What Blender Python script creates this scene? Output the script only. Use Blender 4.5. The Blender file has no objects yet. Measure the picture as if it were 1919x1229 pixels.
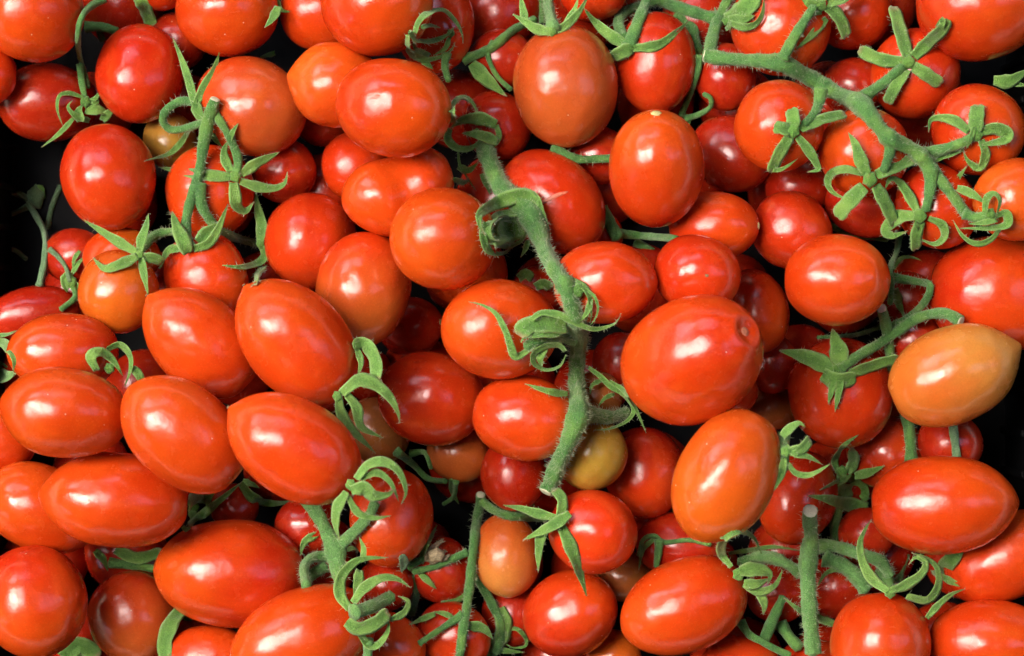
import bpy, math, random
import numpy as np
from mathutils import Vector, noise
random.seed(7)
R = math.radians
scene = bpy.context.scene
COL = scene.collection

# ---------------------------------------------------------------- scale
K = 0.0001736            # metres per photograph pixel on the reference height
ZR = 330.0               # reference height of the pile, in those pixel units
D = 0.85                 # metres from the lens to the reference height
CX, CY = 959.5, 614.5
def P(u, v, z=ZR):
    """a point of the place: seen at (u, v) and lying z units above the crate floor"""
    s = (D - (z - ZR) * K) / D
    return Vector(((u - CX) * K * s, -(v - CY) * K * s, z * K))
def scale_at(z):
    return K * (D - (z - ZR) * K) / D

# ---------------------------------------------------------------- camera
cam_d = bpy.data.cameras.new("camera"); cam = bpy.data.objects.new("camera", cam_d); COL.objects.link(cam)
cam.location = (0, 0, ZR * K + D)
cam_d.sensor_width = 36.0
cam_d.lens = 36.0 * D / (1919 * K)
cam_d.clip_start = 0.05; cam_d.clip_end = 400
cam_d.dof.use_dof = True
cam_d.dof.focus_distance = D - 60 * K
cam_d.dof.aperture_fstop = 14.0
scene.camera = cam

# ---------------------------------------------------------------- sky, sun, exposure
SUN_EL, SUN_AZ = 57.0, 290.0      # elevation, compass direction the light comes from (0 = top of the picture)
w = bpy.data.worlds.new("World"); scene.world = w; w.use_nodes = True
nt = w.node_tree; bg = nt.nodes["Background"]
sky = nt.nodes.new("ShaderNodeTexSky"); sky.sky_type = 'NISHITA'; sky.sun_disc = False
sky.sun_elevation = R(SUN_EL); sky.sun_rotation = R(SUN_AZ)
sky.air_density = 1.0; sky.dust_density = 4.0; sky.ozone_density = 1.0
nt.links.new(sky.outputs[0], bg.inputs[0]); bg.inputs[1].default_value = 0.15
sd = bpy.data.lights.new("sun", 'SUN'); so = bpy.data.objects.new("sun", sd); COL.objects.link(so)
sd.energy = 0.7; sd.angle = R(46); sd.color = (1.0, 0.95, 0.88)
d = Vector((math.sin(R(SUN_AZ)) * math.cos(R(SUN_EL)), math.cos(R(SUN_AZ)) * math.cos(R(SUN_EL)), math.sin(R(SUN_EL))))
so.rotation_euler = d.to_track_quat('Z', 'Y').to_euler(); so.location = d * 3
scene.view_settings.view_transform = 'Standard'; scene.view_settings.look = 'None'
scene.view_settings.exposure = 2.6; scene.view_settings.gamma = 1.0
cy = scene.cycles
cy.use_denoising = True
try: cy.denoiser = 'OPENIMAGEDENOISE'
except Exception: pass
cy.max_bounces = 8; cy.diffuse_bounces = 5; cy.glossy_bounces = 4; cy.sample_clamp_indirect = 4.0

# ---------------------------------------------------------------- materials
def new_mat(name):
    m = bpy.data.materials.new(name); m.use_nodes = True
    return m, m.node_tree, m.node_tree.nodes["Principled BSDF"]
def N(nt, kind, **kw):
    n = nt.nodes.new(kind)
    for a, b in kw.items():
        if a in n.inputs.keys(): n.inputs[a].default_value = b
        else: setattr(n, a, b)
    return n
def mixc(nt, fac, a, b, blend='MIX'):
    n = nt.nodes.new("ShaderNodeMix"); n.data_type = 'RGBA'; n.blend_type = blend
    for i, x in ((0, fac), (6, a), (7, b)):
        if hasattr(x, 'is_linked'): nt.links.new(x, n.inputs[i])
        else: n.inputs[i].default_value = x
    return n.outputs[2]
def math_n(nt, op, a, b=None, clamp=False):
    n = nt.nodes.new("ShaderNodeMath"); n.operation = op; n.use_clamp = clamp
    for i, x in ((0, a), (1, b)):
        if x is None: continue
        if hasattr(x, 'is_linked'): nt.links.new(x, n.inputs[i])
        else: n.inputs[i].default_value = x
    return n.outputs[0]
def ramp(nt, fac, stops):
    n = nt.nodes.new("ShaderNodeValToRGB"); nt.links.new(fac, n.inputs[0])
    e = n.color_ramp.elements
    while len(e) < len(stops): e.new(0.5)
    for k, (p, c) in enumerate(stops):
        e[k].position = p; e[k].color = c if len(c) == 4 else (*c, 1)
    return n.outputs[0]

def tomato_material():
    m, nt, b = new_mat("tomato_skin")
    oi = N(nt, "ShaderNodeObjectInfo"); tc = N(nt, "ShaderNodeTexCoord")
    cb = N(nt, "ShaderNodeAttribute", attribute_type='OBJECT', attribute_name='end_color')
    ax = N(nt, "ShaderNodeAttribute", attribute_type='GEOMETRY', attribute_name='along')
    off = N(nt, "ShaderNodeVectorMath", operation='ADD')
    nt.links.new(tc.outputs['Object'], off.inputs[0])
    sc = N(nt, "ShaderNodeVectorMath", operation='SCALE'); sc.inputs[0].default_value = (3.1, 5.7, 2.3)
    nt.links.new(oi.outputs['Random'], sc.inputs['Scale']); nt.links.new(sc.outputs[0], off.inputs[1])
    co = off.outputs[0]
    def noise_f(scale, det=3):
        n = N(nt, "ShaderNodeTexNoise", Scale=scale, Detail=det, Roughness=0.55); nt.links.new(co, n.inputs['Vector'])
        return n.outputs['Fac']
    # ripeness runs along the fruit and in loose patches
    f = math_n(nt, 'ADD', ax.outputs['Fac'], math_n(nt, 'MULTIPLY', math_n(nt, 'SUBTRACT', noise_f(55, 2), 0.5), 1.1))
    f = math_n(nt, 'SMOOTHSTEP', f) if False else math_n(nt, 'MULTIPLY', f, 1.0, True)
    base = mixc(nt, f, oi.outputs['Color'], cb.outputs['Color'])
    # lengthwise faint streaks
    mp = N(nt, "ShaderNodeMapping"); mp.inputs['Scale'].default_value = (0.12, 1, 1); nt.links.new(co, mp.inputs[0])
    st = N(nt, "ShaderNodeTexNoise", Scale=210.0, Detail=2.0); nt.links.new(mp.outputs[0], st.inputs['Vector'])
    base = mixc(nt, math_n(nt, 'MULTIPLY', math_n(nt, 'SUBTRACT', st.outputs['Fac'], 0.50), 0.8, True), base, (0.68, 0.12, 0.015, 1))
    # loose patches of deeper ripeness
    base = mixc(nt, math_n(nt, 'MULTIPLY', math_n(nt, 'SUBTRACT', noise_f(38, 3), 0.45), 2.2, True), base, mixc(nt, 1.0, base, (0.86, 0.55, 0.6, 1), 'MULTIPLY'))
    # tiny paler pores
    po = N(nt, "ShaderNodeTexVoronoi", Scale=1250.0); nt.links.new(co, po.inputs['Vector'])
    base = mixc(nt, math_n(nt, 'MULTIPLY', math_n(nt, 'LESS_THAN', po.outputs['Distance'], 0.22), 0.15), base, (0.75, 0.22, 0.07, 1))
    # fine mottle of the skin
    fine = noise_f(1500, 2)
    base = mixc(nt, 0.34, base, ramp(nt, fine, [(0.3, (0.62, 0.62, 0.62)), (0.7, (1.0, 1.0, 1.0))]), 'MULTIPLY')
    # scattered pale specks of dust
    vo = N(nt, "ShaderNodeTexVoronoi", Scale=330.0); nt.links.new(co, vo.inputs['Vector'])
    cell = N(nt, "ShaderNodeSeparateColor"); nt.links.new(vo.outputs['Color'], cell.inputs[0])
    dust = math_n(nt, 'MULTIPLY', math_n(nt, 'LESS_THAN', vo.outputs['Distance'], 0.075), math_n(nt, 'GREATER_THAN', cell.outputs[0], 0.93))
    base = mixc(nt, math_n(nt, 'MULTIPLY', dust, 0.6), base, (0.75, 0.6, 0.45, 1))
    nt.links.new(base, b.inputs['Base Color'])
    rr = N(nt, "ShaderNodeMapRange"); rr.inputs[1].default_value = 0.3; rr.inputs[2].default_value = 0.7; rr.inputs[3].default_value = 0.16; rr.inputs[4].default_value = 0.32
    nt.links.new(noise_f(130, 4), rr.inputs[0]); nt.links.new(rr.outputs[0], b.inputs['Roughness'])
    b.inputs['IOR'].default_value = 1.5
    b.inputs['Subsurface Weight'].default_value = 0.12
    b.inputs['Subsurface Radius'].default_value = (1.0, 0.25, 0.08)
    b.inputs['Subsurface Scale'].default_value = 0.0035
    bp = N(nt, "ShaderNodeBump", Strength=0.16, Distance=0.0004); nt.links.new(noise_f(700, 3), bp.inputs['Height'])
    bp2 = N(nt, "ShaderNodeBump", Strength=0.34, Distance=0.004); nt.links.new(noise_f(60, 2), bp2.inputs['Height'])
    nt.links.new(bp.outputs[0], bp2.inputs['Normal'])
    nt.links.new(bp2.outputs[0], b.inputs['Normal'])
    return m
M_TOM = tomato_material()

def simple(name, col, rough, var=0.25, scale=400.0, col2=None, bump=0.2, sss=0.0):
    m, nt, b = new_mat(name); tc = N(nt, "ShaderNodeTexCoord")
    n = N(nt, "ShaderNodeTexNoise", Scale=scale, Detail=4.0); nt.links.new(tc.outputs['Object'], n.inputs['Vector'])
    c2 = col2 or tuple(x * (1 - var) for x in col)
    nt.links.new(ramp(nt, n.outputs['Fac'], [(0.32, c2), (0.68, col)]), b.inputs['Base Color'])
    b.inputs['Roughness'].default_value = rough
    bp = N(nt, "ShaderNodeBump", Strength=bump, Distance=0.0006); nt.links.new(n.outputs['Fac'], bp.inputs['Height'])
    nt.links.new(bp.outputs[0], b.inputs['Normal'])
    if sss:
        b.inputs['Subsurface Weight'].default_value = sss; b.inputs['Subsurface Scale'].default_value = 0.002
        b.inputs['Subsurface Radius'].default_value = (0.4, 1, 0.3)
    return m
M_PLASTIC = simple("black_plastic", (0.003, 0.0033, 0.004), 0.6, 0.4, 60.0)
M_PLASTIC.node_tree.nodes['Principled BSDF'].inputs['Specular IOR Level'].default_value = 0.08
M_TIP = simple("pale_scar", (0.66, 0.56, 0.22), 0.7, 0.4, 2500.0)
M_CORK = simple("brown_scar", (0.30, 0.17, 0.07), 0.8, 0.5, 2500.0)
M_PITRED = simple("scar_rim", (0.66, 0.20, 0.10), 0.5, 0.4, 1500.0)
M_CUT = simple("cut_stem_flesh", (0.66, 0.66, 0.44), 0.7, 0.25, 2600.0)
M_CRACK = simple("healed_crack", (0.66, 0.17, 0.09), 0.4, 0.4, 1500.0)
M_DRY = simple("dried_petal", (0.42, 0.34, 0.19), 0.85, 0.6, 1800.0)

# ---------------------------------------------------------------- mesh helpers
def link(name, me, mat, parent=None, smooth=True):
    o = bpy.data.objects.new(name, me); COL.objects.link(o)
    if mat is not None and not me.materials: me.materials.append(mat)
    if smooth and len(me.polygons):
        me.polygons.foreach_set('use_smooth', [True] * len(me.polygons))
    if parent is not None: o.parent = parent
    return o
def mesh(name, verts, faces):
    me = bpy.data.meshes.new(name); me.from_pydata([tuple(v) for v in verts], [], faces); me.update()
    return me
def tag(o, label, cat, group=None):
    o['label'] = label; o['category'] = cat
    if group: o['group'] = group
def box(v, f, x0, x1, y0, y1, z0, z1):
    n = len(v)
    v += [(x0, y0, z0), (x1, y0, z0), (x1, y1, z0), (x0, y1, z0), (x0, y0, z1), (x1, y0, z1), (x1, y1, z1), (x0, y1, z1)]
    f += [tuple(n + i for i in q) for q in ((0, 3, 2, 1), (4, 5, 6, 7), (0, 1, 5, 4), (1, 2, 6, 5), (2, 3, 7, 6), (3, 0, 4, 7))]

# ---------------------------------------------------------------- stall awning overhead (mirrored in the fruit)
def awning():
    h = 1.5; X = 9.0; t = 0.012
    holes = [(-1.15, -0.60, -0.10, 0.34), (-0.52, -0.16, 0.02, 0.40), (0.42, 0.95, -0.05, 0.34), (1.1, 1.9, 0.05, 0.40), (-1.55, -0.75, 0.80, 1.7), (-0.6, 0.1, 0.95, 1.5), (-3.0, -2.3, -1.6, -1.0)]
    xs = sorted({-X, X, *[a for q in holes for a in q[:2]]}); ys = sorted({-X, X, *[a for q in holes for a in q[2:]]})
    v, f = [], []
    for i in range(len(xs) - 1):
        for j in range(len(ys) - 1):
            mx, my = (xs[i] + xs[i + 1]) / 2, (ys[j] + ys[j + 1]) / 2
            if any(a < mx < b and c < my < e for a, b, c, e in holes): continue
            g = 0.0015
            box(v, f, xs[i] * h + g, xs[i + 1] * h - g, ys[j] * h + g, ys[j + 1] * h - g, h, h + t)
    m, nt, b = new_mat("awning_canvas")
    b.inputs['Base Color'].default_value = (0.20, 0.20, 0.20, 1); b.inputs['Roughness'].default_value = 0.9
    o = link("awning", mesh("awning", v, f), m, smooth=False); o['kind'] = 'structure'
awning()

# ---------------------------------------------------------------- crate
XL, XR, RIM = -40, 1945, 230     # inner faces of the side walls (in floor units) and rim height
def crate():
    root = bpy.data.objects.new("crate", None); COL.objects.link(root)
    tag(root, "black plastic crate under the whole pile, its walls showing dark at both sides", "crate")
    def part(name, boxes):
        v, f = [], []
        for b in boxes: box(v, f, *[x * K for x in b])
        me = mesh(name, v, f); o = link(name, me, M_PLASTIC, root, smooth=False)
        bv = o.modifiers.new("edge", 'BEVEL'); bv.width = 0.0008; bv.segments = 2
    x0, x1 = XL - CX, XR - CX; y0, y1 = -1050, 1050
    part("floor", [(x0 - 30, x1 + 30, y0, y1, -22, 0)])
    def wall(side, x):
        a, b = (x - 30, x) if side < 0 else (x, x + 30)
        bs = [(a, b, y0, y1, 3, RIM)]
        for k in range(26):
            y = y0 + 40 + k * 80
            c, d = (x + 1, x + 11) if side < 0 else (x - 11, x - 1)
            bs.append((c, d, y, y + 16, 3, RIM - 6))
        part("side_wall", bs)
    wall(-1, x0); wall(1, x1)
    part("end_wall", [(x0 - 30, x1 + 30, y0 - 30, y0 - 1, 0, RIM)])
    part("end_wall", [(x0 - 30, x1 + 30, y1 + 1, y1 + 30, 0, RIM)])
crate()
# ---------------------------------------------------------------- tomatoes
PAL = {  # colour at the blossom end, colour at the stem end
 'o': ((0.63, 0.068, 0.005), (0.54, 0.036, 0.003)),
 'm': ((0.63, 0.105, 0.007), (0.57, 0.062, 0.005)),
 'r': ((0.57, 0.041, 0.004), (0.48, 0.021, 0.003)),
 'd': ((0.42, 0.021, 0.004), (0.33, 0.011, 0.003)),  # deep red; kept dark so low tomatoes carry the pile's shade in their colour
 'n': ((0.60, 0.130, 0.009), (0.57, 0.080, 0.007)),
 'y': ((0.54, 0.215, 0.042), (0.55, 0.130, 0.016)),
 'b': ((0.46, 0.100, 0.016), (0.46, 0.055, 0.009)),
 'g': ((0.42, 0.26, 0.035), (0.36, 0.19, 0.028)),
 'k': ((0.30, 0.105, 0.022), (0.27, 0.06, 0.016)),
}
# cx, cy, half length, half width, direction of blossom end (deg clockwise from right), tilt of that end, order, colour, label, extras
T = [
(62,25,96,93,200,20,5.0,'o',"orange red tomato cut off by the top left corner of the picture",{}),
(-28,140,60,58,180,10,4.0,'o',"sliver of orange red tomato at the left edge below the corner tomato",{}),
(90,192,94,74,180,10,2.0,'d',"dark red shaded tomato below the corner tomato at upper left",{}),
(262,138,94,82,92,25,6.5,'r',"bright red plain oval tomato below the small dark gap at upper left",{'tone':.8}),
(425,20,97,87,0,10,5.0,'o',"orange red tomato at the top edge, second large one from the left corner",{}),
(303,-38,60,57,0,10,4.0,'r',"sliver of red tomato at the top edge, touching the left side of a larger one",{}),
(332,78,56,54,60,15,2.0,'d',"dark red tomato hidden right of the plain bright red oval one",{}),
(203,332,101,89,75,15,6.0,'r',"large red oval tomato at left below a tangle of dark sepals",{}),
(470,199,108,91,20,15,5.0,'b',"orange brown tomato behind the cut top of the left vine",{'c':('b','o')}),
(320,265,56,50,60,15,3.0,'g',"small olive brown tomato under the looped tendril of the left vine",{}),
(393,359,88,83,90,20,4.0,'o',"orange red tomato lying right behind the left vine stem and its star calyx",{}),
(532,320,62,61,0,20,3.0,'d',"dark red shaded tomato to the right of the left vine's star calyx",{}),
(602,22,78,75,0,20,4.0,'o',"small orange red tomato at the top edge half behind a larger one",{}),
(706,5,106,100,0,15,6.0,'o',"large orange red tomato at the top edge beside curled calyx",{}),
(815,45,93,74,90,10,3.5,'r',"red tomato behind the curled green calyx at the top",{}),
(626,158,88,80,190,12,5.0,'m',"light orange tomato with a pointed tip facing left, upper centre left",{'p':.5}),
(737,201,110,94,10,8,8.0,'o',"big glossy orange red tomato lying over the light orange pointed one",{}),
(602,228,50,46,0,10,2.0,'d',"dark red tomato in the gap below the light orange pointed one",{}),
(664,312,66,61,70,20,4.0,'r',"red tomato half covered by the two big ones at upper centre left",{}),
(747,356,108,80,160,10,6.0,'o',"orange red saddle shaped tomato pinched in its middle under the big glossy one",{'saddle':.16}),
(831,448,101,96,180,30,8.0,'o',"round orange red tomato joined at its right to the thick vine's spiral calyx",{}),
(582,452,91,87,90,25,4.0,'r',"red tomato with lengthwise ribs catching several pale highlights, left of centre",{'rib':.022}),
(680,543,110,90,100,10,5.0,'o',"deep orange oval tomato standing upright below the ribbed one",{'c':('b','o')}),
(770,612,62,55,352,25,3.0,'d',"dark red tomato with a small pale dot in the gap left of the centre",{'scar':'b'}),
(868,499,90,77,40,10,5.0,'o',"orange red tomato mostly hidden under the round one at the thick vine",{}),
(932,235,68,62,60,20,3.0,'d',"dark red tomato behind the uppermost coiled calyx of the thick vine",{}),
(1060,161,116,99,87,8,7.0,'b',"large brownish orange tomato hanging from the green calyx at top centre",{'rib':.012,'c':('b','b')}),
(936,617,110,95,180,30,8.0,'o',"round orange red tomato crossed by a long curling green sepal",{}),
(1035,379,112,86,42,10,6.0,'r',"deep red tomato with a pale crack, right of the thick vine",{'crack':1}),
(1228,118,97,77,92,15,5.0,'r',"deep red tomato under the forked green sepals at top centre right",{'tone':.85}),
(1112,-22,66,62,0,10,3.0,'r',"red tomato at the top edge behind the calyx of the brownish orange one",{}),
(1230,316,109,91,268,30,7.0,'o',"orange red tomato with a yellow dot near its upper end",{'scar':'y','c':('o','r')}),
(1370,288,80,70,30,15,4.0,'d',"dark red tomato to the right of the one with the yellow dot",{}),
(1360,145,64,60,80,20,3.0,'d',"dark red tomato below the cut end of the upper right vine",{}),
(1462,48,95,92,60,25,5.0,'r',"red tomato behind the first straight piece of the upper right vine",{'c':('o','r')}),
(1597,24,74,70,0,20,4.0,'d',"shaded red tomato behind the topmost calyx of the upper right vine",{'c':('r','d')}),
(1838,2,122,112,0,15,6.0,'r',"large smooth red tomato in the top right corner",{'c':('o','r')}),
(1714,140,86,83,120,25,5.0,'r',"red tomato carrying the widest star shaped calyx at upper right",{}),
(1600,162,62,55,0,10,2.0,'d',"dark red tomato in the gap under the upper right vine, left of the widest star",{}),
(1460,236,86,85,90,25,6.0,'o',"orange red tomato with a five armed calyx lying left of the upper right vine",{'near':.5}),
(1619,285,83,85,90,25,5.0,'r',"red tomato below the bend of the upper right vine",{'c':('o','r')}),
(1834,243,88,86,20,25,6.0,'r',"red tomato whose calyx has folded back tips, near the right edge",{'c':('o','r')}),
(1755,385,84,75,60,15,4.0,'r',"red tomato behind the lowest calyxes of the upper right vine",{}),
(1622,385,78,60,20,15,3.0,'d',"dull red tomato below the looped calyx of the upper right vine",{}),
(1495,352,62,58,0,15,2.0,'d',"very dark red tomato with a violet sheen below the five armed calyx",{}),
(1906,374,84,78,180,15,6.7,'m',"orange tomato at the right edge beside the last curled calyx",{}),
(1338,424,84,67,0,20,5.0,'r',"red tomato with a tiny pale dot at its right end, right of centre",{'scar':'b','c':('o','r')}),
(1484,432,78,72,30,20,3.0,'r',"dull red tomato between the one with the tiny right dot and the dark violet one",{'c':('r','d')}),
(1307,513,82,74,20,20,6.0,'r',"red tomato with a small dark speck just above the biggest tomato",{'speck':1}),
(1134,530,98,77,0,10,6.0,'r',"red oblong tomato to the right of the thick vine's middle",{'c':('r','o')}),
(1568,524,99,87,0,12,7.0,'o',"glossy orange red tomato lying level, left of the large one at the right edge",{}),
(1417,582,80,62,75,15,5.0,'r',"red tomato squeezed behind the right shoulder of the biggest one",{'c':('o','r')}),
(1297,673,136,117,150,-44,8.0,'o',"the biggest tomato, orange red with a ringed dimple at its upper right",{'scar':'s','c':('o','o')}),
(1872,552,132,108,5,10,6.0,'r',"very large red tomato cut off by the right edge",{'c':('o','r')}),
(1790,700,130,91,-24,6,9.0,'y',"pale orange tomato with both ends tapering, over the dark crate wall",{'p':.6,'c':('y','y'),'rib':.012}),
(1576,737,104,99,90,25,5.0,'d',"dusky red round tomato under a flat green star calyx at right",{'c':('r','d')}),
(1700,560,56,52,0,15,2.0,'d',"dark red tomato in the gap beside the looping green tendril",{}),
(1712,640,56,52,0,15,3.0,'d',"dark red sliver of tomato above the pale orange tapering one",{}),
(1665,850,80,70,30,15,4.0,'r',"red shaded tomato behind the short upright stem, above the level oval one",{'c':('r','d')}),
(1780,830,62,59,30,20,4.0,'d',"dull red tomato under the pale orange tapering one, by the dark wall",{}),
(1768,946,138,92,-3,6,9.0,'o',"long orange red tomato lying level beside the dark wall at right",{'p':.25,'c':('o','o')}),
(1890,1042,126,80,-25,8,7.0,'o',"long orange red tomato leaving the right edge below the level one",{}),
(1494,932,90,75,110,20,4.0,'r',"deep red tomato behind the thick cut stem at lower right",{'c':('r','d')}),
(1361,891,133,94,118,6,9.0,'n',"long orange tomato leaning to the left with a light orange stripe",{'c':('m','n'),'p':.12}),
(1208,886,86,76,80,20,5.0,'d',"dark red tomato between the olive one and the leaning orange one",{'c':('r','d')}),
(1111,996,84,79,20,25,8.0,'r',"bright red small round tomato with a spiky calyx on its left",{'c':('o','r'),'tone':.7}),
(1069,1149,91,81,-25,20,7.0,'r',"bright red tomato below the small round one with the spiky calyx",{'c':('o','r'),'tone':.8}),
(1281,1136,124,87,158,8,8.0,'o',"large orange red oblong tomato with a streak of light, bottom centre right",{}),
(984,783,100,80,10,10,7.0,'o',"orange red tomato passing under the lower half of the thick vine",{}),
(809,747,102,89,10,12,5.0,'d',"large dusky red tomato in the shade at the centre",{'c':('r','d')}),
(1107,848,71,69,90,20,5.0,'g',"olive green unripe tomato beside the lower end of the thick vine",{}),
(1118,742,50,48,0,15,3.0,'k',"brownish green tomato hidden behind the thick vine's thin sepals",{}),
(963,888,70,62,90,20,4.0,'d',"dusky red tomato above the broken end of the thick vine",{}),
(858,850,60,53,30,20,3.0,'k',"orange brown tomato peeping out below the large dusky red one",{'c':('b','k')}),
(708,808,66,60,60,20,3.0,'k',"brown shaded tomato behind the green sepals left of centre",{}),
(733,970,93,79,95,20,4.0,'r',"red tomato with two round highlights behind the curled sepals, lower centre left",{'c':('o','r')}),
(950,1040,79,63,85,15,5.0,'y',"small amber tomato beside the thin vine at lower centre",{'c':('y','n')}),
(826,1068,64,60,60,20,2.0,'d',"dark brown red tomato under the dried flower bud",{}),
(850,1192,72,64,30,20,3.0,'r',"red tomato at the bottom behind the thin vine",{'c':('r','d')}),
(962,1150,62,58,90,10,2.0,'d',"dark red tomato in the gap below the small amber one",{}),
(1168,1078,52,50,0,20,3.0,'k',"dull brown red tomato in the gap right of the small round red one",{}),
(1150,1230,52,50,0,20,4.0,'n',"tip of an orange tomato at the bottom between two bright ones",{}),
(1272,1020,82,60,0,10,3.0,'d',"dark red tomato behind the thin tendrils below the leaning orange one",{}),
(1210,975,46,44,0,10,2.0,'d',"dark red sliver of tomato right of the small round red one",{}),
(1375,733,46,44,0,10,4.0,'r',"sliver of red tomato under the biggest one at its lower right",{}),
(1450,762,48,45,0,10,2.0,'k',"dim brown tomato in the gap right of the biggest one",{}),
(1446,682,56,52,90,10,2.0,'d',"dim red tomato in the gap between the biggest and the dusky round one",{}),
(1166,682,60,56,90,10,2.0,'d',"dim red tomato in the dark gap left of the biggest one",{}),
(1120,292,60,56,0,10,3.0,'d',"dim red tomato under the cut green stalk at top centre",{}),
(1650,1206,97,95,85,12,8.0,'r',"smooth orange red tomato at the bottom right with a crown of sepals above it",{'c':('o','o')}),
(1858,1206,118,84,0,8,7.5,'o',"orange red tomato filling the bottom right corner",{}),
(1525,1252,72,56,0,10,5.0,'r',"top of a red tomato at the bottom edge under the thick cut stem",{}),
(1388,1250,76,58,0,10,5.0,'r',"top of a red tomato at the bottom edge right of the oblong one",{}),
(1568,1100,62,58,0,15,2.0,'d',"dim red tomato right of the thick cut stem at lower right",{}),
(1458,1112,60,56,0,15,2.0,'d',"dim red tomato left of the thick cut stem at lower right",{}),
(1624,1000,54,50,0,15,2.0,'d',"dim red tomato in the gap left of the long level one",{}),
(64,1128,106,101,75,20,7.0,'r',"large red tomato in the bottom left corner with three highlights",{'c':('o','r'),'rib':.012}),
(250,1158,88,83,60,20,5.0,'b',"brownish red tomato right of the bottom left corner one",{'c':('b','r')}),
(432,1074,142,103,183,6,8.0,'r',"large glossy red oval tomato lying level at lower left",{'c':('o','r'),'p':.1}),
(568,1196,142,92,158,6,8.5,'o',"big orange red tomato at the bottom edge left, its calyx at upper right",{}),
(728,1212,72,64,30,15,6.0,'r',"red tomato at the bottom edge beside the curled calyx, pale highlights",{'c':('o','r')}),
(392,1232,86,60,0,10,6.0,'o',"top of an orange red tomato at the bottom edge under the large oval",{}),
(78,952,112,82,203,8,6.0,'o',"orange red tomato tucked under the long one at left",{}),
(216,936,140,91,184,6,8.0,'o',"long orange red tomato with its tip to the left, lowest of the left cluster",{'p':.3}),
(5,826,64,57,180,10,4.0,'n',"sliver of orange tomato at the left edge under the cluster",{'c':('o','o')}),
(121,773,121,86,188,6,8.0,'o',"orange red tomato touching the left edge, leftmost of the cluster",{'p':.3}),
(343,813,133,92,221,6,9.0,'o',"plump orange red tomato in the middle of the left cluster",{'p':.15}),
(374,640,125,87,222,8,7.0,'o',"orange red tomato with a tiny tip at its upper left, top left of the cluster",{'p':.25,'nip':1}),
(554,640,137,96,228,6,9.0,'o',"long glossy orange red tomato at the upper right of the left cluster",{'p':.2,'nip':1}),
(550,838,137,93,212,6,9.5,'o',"long glossy orange red tomato lowest right of the left cluster",{'p':.25,'nip':1}),
(222,546,79,76,90,20,5.0,'y',"amber orange tomato under the small star calyx at left",{'c':('n','n')}),
(228,482,74,56,0,10,4.0,'n',"orange tomato right behind the amber one at left",{'c':('n','o')}),
(388,520,90,77,60,20,5.0,'r',"red tomato under the lower fork of the left vine",{'c':('o','r')}),
(140,480,60,52,0,15,2.0,'d',"dark red tomato left of the amber one",{}),
(58,590,94,52,170,6,3.0,'d',"dark red tomato in deep shade at the left edge",{}),
(119,660,103,75,180,15,5.0,'o',"dull orange red tomato above the one touching the left edge",{'c':('o','r')}),
(440,950,46,44,0,10,3.0,'d',"dim red tomato between the plump one and the large level oval",{}),
(576,986,62,56,0,15,3.0,'d',"dim red tomato left of the thick stem at lower centre left",{}),
(612,1070,52,50,0,15,2.0,'d',"dim red tomato behind the lower end of that thick stem",{}),
(722,1095,54,50,0,15,2.0,'d',"dim red tomato under the curled calyx at lower centre left",{}),
(690,702,50,46,90,15,2.0,'d',"dim red tomato behind the sepals right of the left cluster",{}),
(940,112,62,58,0,15,1.5,'d',"almost black red tomato in the gap left of the brownish orange one",{}),
(1122,440,46,44,0,15,3.0,'r',"pinkish red sliver of tomato between the cracked one and the oblong one",{}),
(1010,545,52,48,0,15,1.5,'d',"almost hidden dark red tomato behind the thick vine's middle",{}),
]

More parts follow.
